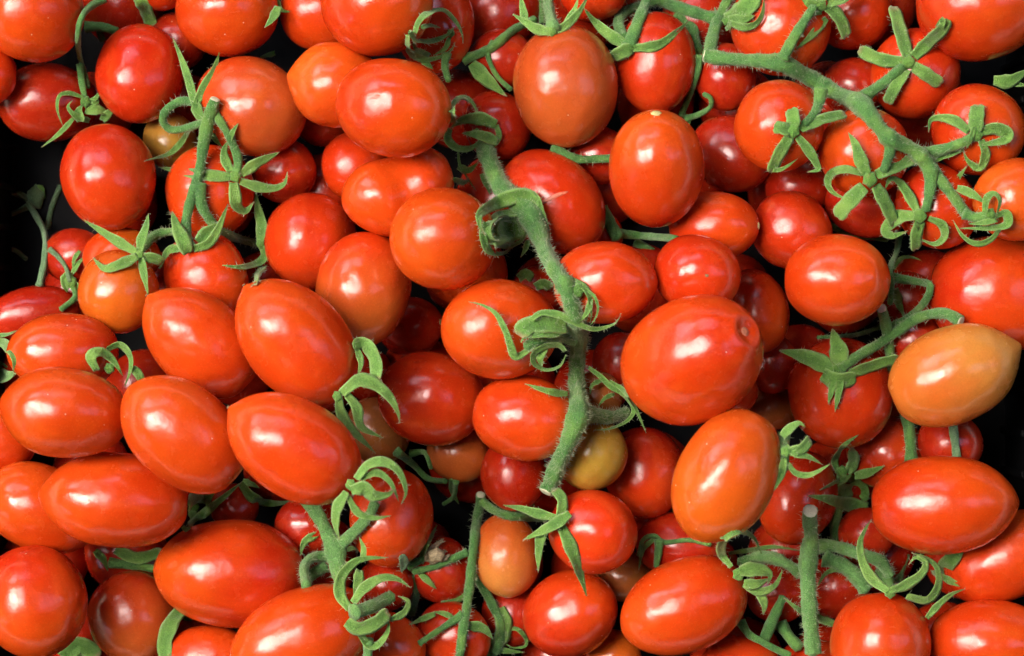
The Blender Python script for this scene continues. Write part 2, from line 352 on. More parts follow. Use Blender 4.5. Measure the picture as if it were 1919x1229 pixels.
FILL_LABEL = {   # the buried ones that show between the others
 125: "dark red tomato sliver between the top left corner tomato and the plain bright oval one",
 129: "dim red tomato at the top edge left of the brownish orange one's calyx",
 130: "dim red tomato behind the left arm of the forked calyx at top centre right",
 131: "dim red tomato under the top left bend of the upper right vine",
 133: "dim red tomato at the top between the widest star calyx and the corner tomato",
 134: "dim red tomato under the dark tangle, left of the plain bright oval one",
 135: "dim red sliver of tomato beside the looped tendril of the left vine",
 138: "dim red tomato behind the uppermost coil, right of the big glossy one",
 140: "dim red sliver of tomato just above the one with a yellow dot",
 141: "dim red sliver of tomato left of the one with the five armed calyx",
 142: "dim red sliver of tomato below the middle of the upper right vine",
 143: "dim red tomato below the widest star calyx, right of the vine's bend",
 144: "dim red sliver of tomato low down right of the large red oval at left",
 145: "dim red sliver of tomato at the right arm of the left vine's lower fork",
 146: "dim red sliver of tomato just above the ribbed one",
 148: "dim red tomato behind the thick vine, left of the cracked one",
 149: "dim red sliver of tomato between the cracked one and the forked green stalk",
 150: "dim red sliver of tomato just above the one with the tiny right dot",
 151: "dim red sliver of tomato left of the dark violet one",
 152: "dim red sliver of tomato behind the lowest calyx of the upper right vine",
 153: "dim red sliver of tomato behind the grey green sprig's leafy end",
 154: "dim red sliver of tomato between the amber one and its right neighbour at left",
 155: "dim red sliver of tomato at the lower left side of the ribbed one",
 157: "dim red sliver of tomato above the dark one with a small pale dot",
 158: "dim red tomato left of the thick vine's middle knot",
 159: "dim red sliver of tomato right of the oblong one, above the biggest",
 160: "dim red sliver of tomato right of the one with a dark speck",
 161: "dim red sliver of tomato directly under the glossy level one at right",
 162: "dim red tomato by the looping tendril, left of the very large one",
 163: "dim red tomato behind the curled sepals at the left edge",
 164: "dim red tomato under the two plump curled sepals at left",
 165: "dim red sliver of tomato between the top two ovals of the left cluster",
 166: "dim red sliver of tomato behind the upper calyx of the left cluster",
 167: "dim red sliver of tomato above the large dusky red one",
 168: "dim red sliver of tomato between the two round ones left of the thick vine",
 169: "dim red tomato right behind the thick vine below its spiral knot",
 171: "dim red sliver of tomato above the dusky round one's left side",
 172: "dim red sliver of tomato at the right side of the dusky round one",
 173: "dim red sliver of tomato below the leftmost one of the cluster",
 174: "dim red sliver of tomato behind the pinched sepals at lower left",
 175: "dim red sliver of tomato above the large level oval's right side",
 176: "dim red sliver of tomato inside the curled calyx right of the left cluster",
 177: "dim red tomato left of the thin vine's cut top",
 178: "dim red tomato behind the broken end of the thick vine",
 179: "dim red sliver of tomato below the middle of the biggest one",
 181: "dim red tomato behind the small upright calyx at lower right",
 183: "dim red sliver of tomato above the bottom left corner one",
 184: "dim red tomato in the shadow above the brownish red one at lower left",
 186: "dim red sliver of tomato behind the short thick vine's fork",
 187: "dim red sliver of tomato right of the one with two round highlights",
 188: "dim red tomato just below the small amber one",
 189: "dim red sliver of tomato between the two bright round ones at bottom centre",
 190: "dim red sliver of tomato behind the oblong one's curled calyx",
 191: "dim red tomato left of the upper half of the thick cut stem",
 192: "dim red tomato behind the crown of sepals at lower right",
 193: "dim red tomato right of the crown of sepals at lower right",
 194: "dim red tomato at the bottom edge by the green tip at left",
 195: "dim red sliver of tomato below the left end of the large level oval",
 199: "dim red sliver of tomato at the bottom edge left of a bright round one",
 201: "dim red tomato behind the forked green stems at the bottom",
 202: "dim red sliver of tomato at the foot of the thick cut stem",
 203: "dim red sliver of tomato between the last two at the bottom right",
}
class Tom: pass
def make_params():
    out = []
    for row in T:
        t = Tom(); (t.cx, t.cy, t.a, t.b, t.th, t.tilt, t.lev, t.col, t.label, t.ex) = row
        if t.b > t.a: t.a, t.b = t.b, t.a; t.th += 90
        phi = R(t.tilt)
        t.A = math.sqrt(max(t.a ** 2 - (t.b * math.sin(phi)) ** 2, t.b ** 2 * .9 * math.cos(phi) ** 2)) / math.cos(phi)
        t.phi = phi; out.append(t)
    return out
TOM = make_params()
NSHOWN = len(TOM)
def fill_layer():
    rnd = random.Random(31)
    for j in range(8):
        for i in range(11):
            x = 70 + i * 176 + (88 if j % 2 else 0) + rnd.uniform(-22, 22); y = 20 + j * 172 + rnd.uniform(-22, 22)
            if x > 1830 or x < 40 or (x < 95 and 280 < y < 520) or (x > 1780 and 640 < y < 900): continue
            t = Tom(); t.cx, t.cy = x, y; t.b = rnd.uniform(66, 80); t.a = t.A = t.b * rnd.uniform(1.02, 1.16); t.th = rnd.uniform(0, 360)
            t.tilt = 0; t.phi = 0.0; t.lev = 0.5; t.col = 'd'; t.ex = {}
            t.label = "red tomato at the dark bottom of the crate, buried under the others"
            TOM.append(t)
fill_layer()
# pile them up: each one is lowered until it rests on those below it (or the floor, or the crate rim)
G = 4; GX0, GY0 = -200, -150
gw, gh = (1919 + 400) // G, (1229 + 300) // G
gx = GX0 + G * np.arange(gw)[None, :]; gy = GY0 + G * np.arange(gh)[:, None]
FLOOR = np.zeros((gh, gw)); FLOOR[:, (gx[0] < XL) | (gx[0] > XR)] = RIM
def surf(t):
    th = R(t.th); dx, dy = gx - t.cx, gy - t.cy
    u = dx * math.cos(th) + dy * math.sin(th); v = -dx * math.sin(th) + dy * math.cos(th)
    c, s = math.cos(t.phi), math.sin(t.phi); k = 1 / t.A ** 2 - 1 / t.b ** 2
    mzz = 1 / t.b ** 2 + k * s * s; muz = k * c * s; muu = 1 / t.b ** 2 + k * c * c
    disc = (muz * u) ** 2 - mzz * (muu * u * u + v * v / t.b ** 2 - 1)
    ok = disc > 0; q = np.sqrt(np.where(ok, disc, 0))
    return ok, (-muz * u + q) / mzz, (-muz * u - q) / mzz
SOFT = 0.86
H = FLOOR.copy(); HLEV = [(-1.0, H.copy())]
order = sorted(range(len(TOM)), key=lambda i: TOM[i].lev)
for i in order:
    t = TOM[i]; ok, top, bot = surf(t)
    t.z = float(np.max(np.where(ok, H - bot * SOFT, -1e9))) if ok.any() else t.b
    H = np.where(ok, np.maximum(H, t.z + top), H)
    HLEV.append((t.lev, H.copy()))
def height_below(level):
    h = HLEV[0][1]
    for l, m in HLEV:
        if l < level: h = m
    return h

def tomato_mesh(t, seed):
    ns, nr = (40, 56) if t.lev > 1 else (20, 28)
    s = scale_at(t.z); A, B = t.A * s, t.b * s
    rnd = random.Random(seed); ph = [rnd.uniform(0, 6.28) for _ in range(8)]
    p = t.ex.get('p', 0.06); rib = t.ex.get('rib', 0.006); nrib = rnd.choice((4, 5, 6)) if rib > .01 else 5
    egg = rnd.uniform(-.03, .05)
    ang = np.linspace(0, math.pi, ns + 1)[:, None]; q = np.linspace(0, 2 * math.pi, nr, endpoint=False)[None, :]
    x = np.cos(ang); r = np.sin(ang) ** 0.96
    pos = np.clip(x, 0, 1)
    r = r * (1 - p * pos ** 5 * 0.9) * (1 - egg * x)
    x = x + 0 * q
    x = x * (1 + 0.02 * p * pos ** 8)
    if t.ex.get('nip'):
        x = x + 0.035 * np.exp(-(r / 0.10) ** 2) * (pos > 0)
    else:
        x = x + 0.012 * np.exp(-(r / 0.09) ** 2) * (pos > 0)
    dim = 0.055 if t.ex.get('scar') == 's' else 0.06
    x = x + dim * np.exp(-(r / 0.20) ** 2) * (x < 0)
    if t.ex.get('scar') == 's':
        x = x - 0.045 * np.exp(-((r - 0.27) / 0.07) ** 2) * (x < 0)
    w = 1 + rib * np.cos(nrib * q + ph[0]) * np.sin(ang) + 0.012 * np.sin(2 * q + ph[1]) * np.sin(ang) \
        + 0.012 * np.sin(3 * x + ph[2]) * np.cos(q + ph[3]) + 0.008 * np.sin(5 * x + ph[4] + 2 * q)
    sad = t.ex.get('saddle', 0)
    Y = B * r * w * np.cos(q); Z = B * r * w * np.sin(q); X = A * x
    if sad:
        Z = Z * (1 - sad * 1.5 * np.exp(-((x + .05) / .30) ** 2) * (np.sin(q) > -2)); Y = Y * (1 - sad * .5 * np.exp(-((x + .05) / .35) ** 2)) + B * 0.10 * np.cos(2.2 * x)
    V = np.stack([X + 0 * q, Y, Z], -1)
    verts = [tuple(V[0].mean(0))] + [tuple(V[i, j]) for i in range(1, ns) for j in range(nr)] + [tuple(V[ns].mean(0))]
    f = []
    for j in range(nr): f.append((0, 1 + j, 1 + (j + 1) % nr))
    for i in range(ns - 2):
        a = 1 + i * nr; b = a + nr
        for j in range(nr): f.append((a + j, b + j, b + (j + 1) % nr, a + (j + 1) % nr))
    a = 1 + (ns - 2) * nr; e = len(verts) - 1
    for j in range(nr): f.append((a + j, e, a + (j + 1) % nr))
    me = mesh("tomato", verts, f)
    at = me.attributes.new('along', 'FLOAT', 'POINT')
    vx = np.array([v[0] for v in verts]) / A
    at.data.foreach_set('value', (0.5 - 0.5 * vx / 1.0).astype(np.float32))
    me.materials.append(M_TOM)
    return me, A, B
from mathutils import Matrix
def disc(name, r, mat, parent, loc, ring=0, h=0.25, jag=.12, seed=1, up=1):
    rnd = random.Random(seed); v = [(h * r, 0, 0)]; f = []; n = 14
    for k, (rr, hh) in enumerate(((.45, h), (.85, h * .7), (1.0, 0.0), (1.02, -h * 1.6))):
        for j in range(n):
            g = 1 + rnd.uniform(-jag, jag); v.append((hh * r, rr * r * g * math.cos(6.2832 * j / n), rr * r * g * math.sin(6.2832 * j / n)))
    for j in range(n): f.append((0, 1 + j, 1 + (j + 1) % n))
    for k in range(3):
        for j in range(n): a = 1 + k * n; f.append((a + j, a + n + j, a + n + (j + 1) % n, a + (j + 1) % n))
    if up < 0: v = [(-x, y, z) for x, y, z in v]; f = [q[::-1] for q in f]
    o = link(name, mesh(name, v, f), mat, parent); o.location = loc
    return o
def build_tomatoes():
    for i, t in enumerate(TOM):
        if i >= NSHOWN:
            if i not in FILL_LABEL: continue      # wholly hidden
            t.label = FILL_LABEL[i]
        me, A, B = tomato_mesh(t, 100 + i)
        o = bpy.data.objects.new("tomato", me); COL.objects.link(o)
        me.polygons.foreach_set('use_smooth', [True] * len(me.polygons))
        o.location = P(t.cx, t.cy, t.z)
        th = R(t.th)
        ex = Vector((math.cos(th) * math.cos(t.phi), -math.sin(th) * math.cos(t.phi), math.sin(t.phi)))
        zz = Vector((0, 0, 1)); ey = zz.cross(ex).normalized(); ez = ex.cross(ey)
        rot = Matrix((ex, ey, ez)).transposed()
        rnd = random.Random(i * 7 + 1)
        spin = rnd.uniform(-.5, .5) if not (t.ex.get('crack') or t.ex.get('saddle')) else 0
        o.rotation_euler = (rot @ Matrix.Rotation(spin, 3, 'X')).to_euler()
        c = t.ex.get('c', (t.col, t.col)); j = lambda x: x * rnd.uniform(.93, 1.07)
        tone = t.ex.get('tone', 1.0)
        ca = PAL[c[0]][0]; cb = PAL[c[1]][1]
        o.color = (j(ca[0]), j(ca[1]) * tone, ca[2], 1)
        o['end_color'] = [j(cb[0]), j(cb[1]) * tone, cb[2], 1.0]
        tag(o, t.label, "tomato", "tomatoes heaped in the crate" if i < NSHOWN else "tomatoes buried at the bottom"); t.obj = o
        sc = t.ex.get('scar')
        if sc == 'y': disc("blossom_scar", B * .105, M_TIP, o, (A * 1.004, 0, 0), h=.22, seed=i)
        elif sc == 'b': disc("blossom_scar", B * .10, M_TIP, o, (A * 1.004, 0, 0), h=.2, seed=i)
        elif sc == 's': disc("stem_scar", B * .085, M_PITRED, o, (-A * .945, 0, 0), h=.25, seed=i, up=-1)
        elif t.ex.get('nip'): disc("blossom_scar", B * .035, M_CORK, o, (A * 1.05, 0, 0), h=.3, seed=i)
        if t.ex.get('crack'):
            q = scale_at(t.z); v, f = [], []
            for k in range(17):
                e = k / 8 - 1; wd = 3.6 * (1 - e * e) ** .6 + .4
                for m_, lift in ((-1, -1.4), (-.45, .7), (.1, -.5), (.5, .4), (1, -1.4)):
                    U = (11 + 13 * e - .92 * wd * m_) * q; Y = (3 + 29 * e + .39 * wd * m_ + 1.2 * math.sin(5 * e)) * q
                    v.append((U, Y, B * math.sqrt(1 - (U / A) ** 2 - (Y / B) ** 2) * 1.0 + (lift + .8) * q))
            for k in range(16):
                for m_ in range(4): a_ = k * 5 + m_; f.append((a_, a_ + 5, a_ + 6, a_ + 1))
            link("skin_crack", mesh("skin_crack", v, f), M_CRACK, o)
        if t.ex.get('speck'):
            e = disc("dark_speck", B * .055, M_CORK, o, (A * .45, -B * .25, B * .85), h=.2, seed=i)
            e.rotation_euler = (0, R(-68), 0)
build_tomatoes()
# ---------------------------------------------------------------- greenery
def green_mat(name, deep, light, edge, tipc, rough=0.55):
    m, nt, b = new_mat(name); tc = N(nt, "ShaderNodeTexCoord")
    n1 = N(nt, "ShaderNodeTexNoise", Scale=260.0, Detail=4.0); nt.links.new(tc.outputs['Object'], n1.inputs['Vector'])
    n2 = N(nt, "ShaderNodeTexNoise", Scale=2400.0, Detail=2.0); nt.links.new(tc.outputs['Object'], n2.inputs['Vector'])
    base = ramp(nt, n1.outputs['Fac'], [(0.30, deep), (0.70, light)])
    base = mixc(nt, 0.65, base, ramp(nt, n2.outputs['Fac'], [(0.36, (0.34, 0.42, 0.34)), (0.60, (1.1, 1.1, 1.05))]), 'MULTIPLY')
    n3 = N(nt, "ShaderNodeTexNoise", Scale=110.0, Detail=3.0); nt.links.new(tc.outputs['Object'], n3.inputs['Vector'])
    base = mixc(nt, math_n(nt, 'MULTIPLY', math_n(nt, 'SUBTRACT', n3.outputs['Fac'], 0.5), 2.4, True), base, (edge[0], edge[1], edge[2] * .7, 1))
    base = mixc(nt, math_n(nt, 'MULTIPLY', math_n(nt, 'SUBTRACT', n1.outputs['Fac'], 0.68), 7.0, True), base, (0.20, 0.16, 0.06, 1))
    ea = N(nt, "ShaderNodeAttribute", attribute_type='GEOMETRY', attribute_name='edge')
    base = mixc(nt, math_n(nt, 'MULTIPLY', math_n(nt, 'POWER', ea.outputs['Fac'], 2.2), 0.85), base, edge)
    al = N(nt, "ShaderNodeAttribute", attribute_type='GEOMETRY', attribute_name='along')
    tp = N(nt, "ShaderNodeMapRange"); tp.inputs[1].default_value = 0.90; tp.inputs[2].default_value = 0.985
    nt.links.new(math_n(nt, 'ADD', al.outputs['Fac'], math_n(nt, 'MULTIPLY', math_n(nt, 'SUBTRACT', n1.outputs['Fac'], .5), .12)), tp.inputs[0])
    base = mixc(nt, math_n(nt, 'MULTIPLY', tp.outputs[0], 0.85), base, tipc)
    nt.links.new(base, b.inputs['Base Color'])
    b.inputs['Roughness'].default_value = rough; b.inputs['Specular IOR Level'].default_value = 0.35
    b.inputs['Sheen Weight'].default_value = 0.4; b.inputs['Sheen Roughness'].default_value = 0.4
    b.inputs['Sheen Tint'].default_value = (0.7, 0.9, 0.6, 1)
    b.inputs['Subsurface Weight'].default_value = 0.12; b.inputs['Subsurface Scale'].default_value = 0.0015
    b.inputs['Subsurface Radius'].default_value = (0.4, 1.0, 0.25)
    bp = N(nt, "ShaderNodeBump", Strength=0.8, Distance=0.0007); nt.links.new(n2.outputs['Fac'], bp.inputs['Height'])
    bp2 = N(nt, "ShaderNodeBump", Strength=0.6, Distance=0.0014); nt.links.new(n1.outputs['Fac'], bp2.inputs['Height'])
    nt.links.new(bp.outputs[0], bp2.inputs['Normal']); nt.links.new(bp2.outputs[0], b.inputs['Normal'])
    return m
BR = (0.30, 0.21, 0.11, 1)
M_STEM = green_mat("green_stem", (0.052, 0.165, 0.036), (0.102, 0.265, 0.055), (0.19, 0.35, 0.075, 1), (0.11, 0.28, 0.07, 1))
M_SEP = green_mat("green_sepal", (0.060, 0.170, 0.022), (0.125, 0.290, 0.040), (0.25, 0.42, 0.11, 1), BR)
M_LIT = green_mat("lit_green_stem", (0.095, 0.245, 0.060), (0.150, 0.330, 0.092), (0.24, 0.42, 0.12, 1), (0.15, 0.33, 0.09, 1))  # lit copy of the stem green: stronger light put into the colour
M_LSEP = green_mat("lit_green_sepal", (0.095, 0.235, 0.034), (0.175, 0.365, 0.065), (0.30, 0.47, 0.13, 1), BR)  # sepal green to match, brightened for light and yellower on the curls
M_PALE = green_mat("grey_green_stem", (0.10, 0.20, 0.09), (0.17, 0.28, 0.14), (0.2, 0.3, 0.16, 1), BR)
M_HAIR = simple("plant_hair", (0.42, 0.50, 0.30), 0.5, 0.2, 900.0)

def catmull(pts, step=5.0):
    """points (u, v, dz, r) -> dense rows of the same"""
    q = np.array(pts, float)
    ext = np.vstack([2 * q[0] - q[1], q, 2 * q[-1] - q[-2]]); out = []
    for i in range(1, len(ext) - 2):
        p0, p1, p2, p3 = ext[i - 1], ext[i], ext[i + 1], ext[i + 2]
        n = max(2, int(np.hypot(*(p2 - p1)[:2]) / step))
        for k in range(n):
            t = k / n
            out.append(.5 * (2 * p1 + (p2 - p0) * t + (2 * p0 - 5 * p1 + 4 * p2 - p3) * t * t + (3 * p1 - p0 - 3 * p2 + p3) * t ** 3))
    out.append(q[-1]); return np.array(out)
def h_at(Hm, u, v):
    x = np.clip((np.asarray(u) - GX0) / G, 0, gw - 2); y = np.clip((np.asarray(v) - GY0) / G, 0, gh - 2)
    i, j = x.astype(int), y.astype(int); fx, fy = x - i, y - j
    return (Hm[j, i] * (1 - fx) + Hm[j, i + 1] * fx) * (1 - fy) + (Hm[j + 1, i] * (1 - fx) + Hm[j + 1, i + 1] * fx) * fy
def drape(Hm, P4, width, iters):
    """lay a line over the fruit like a stiff cord: it touches the tops and bridges the hollows"""
    u, v = P4[:, 0], P4[:, 1]
    b = np.maximum.reduce([h_at(Hm, u, v), h_at(Hm, u + width * .6, v), h_at(Hm, u - width * .6, v), h_at(Hm, u, v + width * .6), h_at(Hm, u, v - width * .6)])
    z = b.copy()
    for _ in range(iters):
        s = z.copy(); s[1:-1] = (z[:-2] + 2 * z[1:-1] + z[2:]) / 4
        if len(z) > 3: s[0] = (z[0] + z[1]) / 2; s[-1] = (z[-1] + z[-2]) / 2
        z = np.maximum(s, b)
    return z
def norm(a): return a / np.maximum(np.linalg.norm(a, axis=-1, keepdims=True), 1e-9)
def frames(C):
    T_ = np.gradient(C, axis=0); T_ = norm(T_)
    up = np.array([0, 0, 1.0]) + 0 * T_
    nrm = up - (up * T_).sum(1, keepdims=True) * T_; nrm = norm(nrm)
    side = np.cross(T_, nrm); return T_, nrm, side

class Plant:
    """one green thing: a vine, a sprig or a calyx; its parts hang under a root"""
    def __init__(self, level, root=None, name="vine", label=None, cat=None, group=None, base=None, hair=0.0, light=False):
        self.mstem, self.msep = (M_LIT, M_LSEP) if light else (M_STEM, M_SEP)  # light flag picks the greens with brighter light painted in
        self.H = height_below(level); self.hair = hair; self.hv = []; self.hf = []
        if root is None:
            root = bpy.data.objects.new(name, None); COL.objects.link(root); tag(root, label, cat, group)
            u, v = base; root.location = P(u, v, float(h_at(self.H, u, v)))
            self.inv = Matrix.Translation(-root.location)
        else:
            self.inv = Matrix.LocRotScale(root.location, root.rotation_euler, None).inverted()
        self.root = root; self.rnd = random.Random(hash(label or root.name) % 1000 if False else len(bpy.data.objects))
    def world(self, P4, z):
        return np.array([P(a, b, c) for a, b, c in zip(P4[:, 0], P4[:, 1], z)])
    def add(self, name, verts, faces, mat, parent=None, edge=None, along=None):
        m = np.array(self.inv); v = np.asarray(verts) @ m[:3, :3].T + m[:3, 3]
        me = mesh(name, v, faces)
        for nm, a in (('edge', edge), ('along', along)):
            at = me.attributes.new(nm, 'FLOAT', 'POINT')
            at.data.foreach_set('value', np.asarray(a if a is not None else np.zeros(len(v)), np.float32))
        o = link(name, me, mat, parent or self.root); return o
    def hairs(self, C, nrm, side, rad_s, rad_n, density, ln=(6, 12)):
        rnd = self.rnd
        L = np.linalg.norm(np.diff(C, axis=0), axis=1)
        area = float((L * (rad_s[1:] + rad_n[1:]) * 2.6).sum()) / (K * K)
        for _ in range(int(area * density * 1.35)):
            i = rnd.randrange(len(C) - 1); t = rnd.random(); a = rnd.uniform(-.6, math.pi + .6)
            c = C[i] * (1 - t) + C[i + 1] * t
            d = side[i] * math.cos(a) * rad_s[i] + nrm[i] * math.sin(a) * rad_n[i]
            p = c + d * .96; o = d / np.linalg.norm(d)
            tg = C[i + 1] - C[i]; tg = tg / (np.linalg.norm(tg) + 1e-9)
            o = o + tg * rnd.uniform(-.5, .5) + np.array([rnd.uniform(-.25, .25) for _ in range(3)]); o /= np.linalg.norm(o)
            l = rnd.uniform(*ln) * K * rnd.choice((.4, .6, .8, 1.2)); r = .42 * K
            x = np.cross(o, [.3, .5, .81]); x /= np.linalg.norm(x); y = np.cross(o, x); n = len(self.hv)
            bend = p + o * l * .55 + x * l * .08
            self.hv += [p + x * r, p - x * r * .5 + y * r * .87, p - x * r * .5 - y * r * .87,
                        bend + x * r * .6, bend - x * r * .3 + y * r * .5, bend - x * r * .3 - y * r * .5, p + o * l]
            for a_, b_ in ((0, 1), (1, 2), (2, 0)):
                self.hf += [(n + a_, n + b_, n + 3 + b_, n + 3 + a_), (n + 3 + a_, n + 3 + b_, n + 6)]
    def tube(self, pts, r0, r1, name="stem", parent=None, dz=0.0, mat=None, cut=False, it=200, hair=None, flare=True, zfix=None):
        n = len(pts); rows = []
        for i, p in enumerate(pts):
            t = i / (n - 1); r = (r0 + (r1 - r0) * t) * .90
            rows.append((p[0], p[1], (p[2] if len(p) > 2 else 0) + dz, p[3] * .93 if len(p) > 3 else r))
        Q = catmull(rows, 4.5); r = Q[:, 3].copy()
        z = drape(self.H, Q, r.mean(), it) + r * .9 + Q[:, 2]
        C = self.world(Q, z); s = np.array([scale_at(a) for a in z])
        Tn, nr, sd = frames(C); m = 14; V = []
        k = np.arange(len(C)); ph = self.rnd.uniform(0, 6)
        wob = 1 + .06 * np.sin(k * .31 + ph) + .05 * np.sin(k * .83 + 2 * ph) + .03 * np.sin(k * 1.9 + 3 * ph)
        if flare: wob = wob + .28 * np.exp(-k / 2.5)
        for j in range(m):
            a = 2 * math.pi * j / m; g = 1 + .06 * math.sin(3 * a + ph) + .05 * math.sin(5 * a + 2 * ph)
            V.append(C + (sd * math.cos(a) + nr * math.sin(a)) * (r * s * wob * g)[:, None])
        V = np.stack(V, 1).reshape(-1, 3); f = []
        for i in range(len(C) - 1):
            for j in range(m): f.append((i * m + j, i * m + (j + 1) % m, (i + 1) * m + (j + 1) % m, (i + 1) * m + j))
        e = len(V); V = np.vstack([V, C[0] - Tn[0] * r[0] * s[0] * .35, C[-1] + Tn[-1] * r[-1] * s[-1] * (.1 if cut else .5)])
        for j in range(m):
            f.append((e, (j + 1) % m, j)); b = (len(C) - 1) * m; f.append((e + 1, b + j, b + (j + 1) % m))
        o = self.add(name, V, f, mat or self.mstem, parent)
        if cut:
            c = C[-1] + Tn[-1] * r[-1] * s[-1] * .12; vv = [c + Tn[-1] * r[-1] * s[-1] * .02]; ff = []
            for q, (rr, hh) in enumerate(((.35, .03), (.62, .05), (.85, .05), (.98, -.12))):
                for j in range(12):
                    a = 6.2832 * j / 12; g = 1 + self.rnd.uniform(-.1, .1)
                    vv.append(c + (sd[-1] * math.cos(a) + nr[-1] * math.sin(a)) * r[-1] * s[-1] * rr * g + Tn[-1] * r[-1] * s[-1] * (hh + self.rnd.uniform(-.05, .05)))
            for j in range(12): ff.append((0, 1 + j, 1 + (j + 1) % 12))
            for q in range(3):
                for j in range(12): a = 1 + q * 12; ff.append((a + j, a + 12 + j, a + 12 + (j + 1) % 12, a + (j + 1) % 12))
            self.add("cut_end", np.array(vv), ff, M_CUT, o if parent is None else parent)
        h = self.hair if hair is None else hair
        if h: self.hairs(C, nr, sd, r * s, r * s, h)
        return o
    def sepal(self, pts, W, parent=None, tw=(15, 25), dz=3.0, arch=6.0, blunt=False, name="sepal", mat=None, it=30, hair=None, hold=None):
        W = W * (1.16 if blunt else 1.06)
        rows = [(p[0], p[1], (p[2] if len(p) > 2 else 0) + dz, 0) for p in pts]
        Q = catmull(rows, 4.0); t = np.linspace(0, 1, len(Q))
        sg = self.rnd.choice((-1, 1))
        z = drape(self.H, Q, 3, it)
        if hold:
            dist = np.hypot(Q[:, 0] - hold[0], Q[:, 1] - hold[1]); z = np.maximum(z, hold[2] - hold[3] * dist)
            for _ in range(6): z[1:-1] = np.maximum(z[1:-1], (z[:-2] + z[2:]) / 2)
        z = z + Q[:, 2] + arch * np.sin(math.pi * t) + W * .10
        C = self.world(Q, z); s = np.array([scale_at(a) for a in z])
        Tn, nr, sd = frames(C)
        if blunt: prof = (.72 + .28 * np.minimum(1, t / .3)) * np.sqrt(np.clip(1 - np.clip((t - .86) / .16, 0, 1) ** 2, .02, 1)) * (1 - .12 * t)
        else: prof = (.62 + .38 * np.minimum(1, t / .28)) * np.clip(1 - np.clip((t - .22) / .80, 0, 1) ** 1.5, .05, 1)
        w = W * .5 * prof * s * (1 + .05 * np.sin(t * 17 + W)); th = (W * .09 + .9) * s * (.35 + .65 * prof)
        a = np.radians(tw[0] + (tw[1] - tw[0]) * t) * sg
        S_ = sd * np.cos(a)[:, None] + nr * np.sin(a)[:, None]; N_ = nr * np.cos(a)[:, None] - sd * np.sin(a)[:, None]
        # twisted ribbons show less of their width: keep the seen width near W
        w = w / np.clip(np.cos(a), .55, 1)
        X = [(-1, .95), (-.6, .75), (0, -.15), (.6, .75), (1, .95), (.6, -.25), (0, -1.15), (-.6, -.25)]
        V = np.stack([C + S_ * (w * x)[:, None] + N_ * (th * y)[:, None] for x, y in X], 1)
        m = len(X); n = len(C); V = V.reshape(-1, 3); f = []
        for i in range(n - 1):
            for j in range(m): f.append((i * m + j, (i + 1) * m + j, (i + 1) * m + (j + 1) % m, i * m + (j + 1) % m))
        f.append(tuple(range(m))); f.append(tuple((n - 1) * m + j for j in range(m))[::-1])
        edge = np.tile([1, .5, .25, .5, 1, .4, .1, .4], n); along = np.repeat(t, m) * (1 if self.rnd.random() < .75 else .9)
        o = self.add(name, V, f, mat or self.msep, parent, edge, along)
        h = self.hair if hair is None else hair
        if h: self.hairs(C, N_, S_, w, th, h * .7, (4, 9))
        return o
    def blob(self, u, v, r, name="calyx", parent=None, dz=0.0, mat=None, sx=1.0, sy=1.0, seed=0, sz=.8):
        z = max(float(h_at(self.H, u + r * a, v + r * b)) for a in (-1.2, -.6, 0, .6, 1.2) for b in (-1.2, -.6, 0, .6, 1.2)) + r * .35 + dz; self.zb = z; c = np.array(P(u, v, z)); s = scale_at(z)
        V, f = [], []; ns, nr_ = 8, 12
        for i in range(ns + 1):
            a = math.pi * i / ns
            for j in range(nr_):
                b = 6.2832 * j / nr_; g = 1 + .14 * math.sin(5 * b + seed) * math.sin(a) + .06 * math.sin(3 * a + 2 * b)
                V.append(c + np.array([sx * math.sin(a) * math.cos(b), sy * math.sin(a) * math.sin(b), sz * math.cos(a)]) * r * s * g)
        for i in range(ns):
            for j in range(nr_): f.append((i * nr_ + j, (i + 1) * nr_ + j, (i + 1) * nr_ + (j + 1) % nr_, i * nr_ + (j + 1) % nr_))
        return self.add(name, np.array(V), f, mat or self.msep, parent)
    def calyx(self, u, v, r, sepals, dz=0.0, **kw):
        hub = self.blob(u, v, r * .85, "calyx", None, dz, seed=u, sz=.6); hold = kw.pop("hold", 0.45); zh = self.zb - r * .3
        for sp in sepals:
            o = dict(kw); o.update(sp[2] if len(sp) > 2 else {}); d_ = o.pop('dz', 3.0)
            self.sepal(sp[0], sp[1], hub, dz=d_, hold=(u, v, zh, hold), **o)
        return hub
    def done(self):
        if self.hf:
            o = self.add("hairs", np.array(self.hv), self.hf, M_HAIR); o['kind'] = 'stuff'
def tomato_named(part): return next(t.obj for t in TOM if part in t.label)
RING = {'tw': (50, 50), 'arch': 2}
EDGE = {'tw': (36, 44), 'arch': 4}
B_ = {'blunt': True}
HAIRY = 0.022
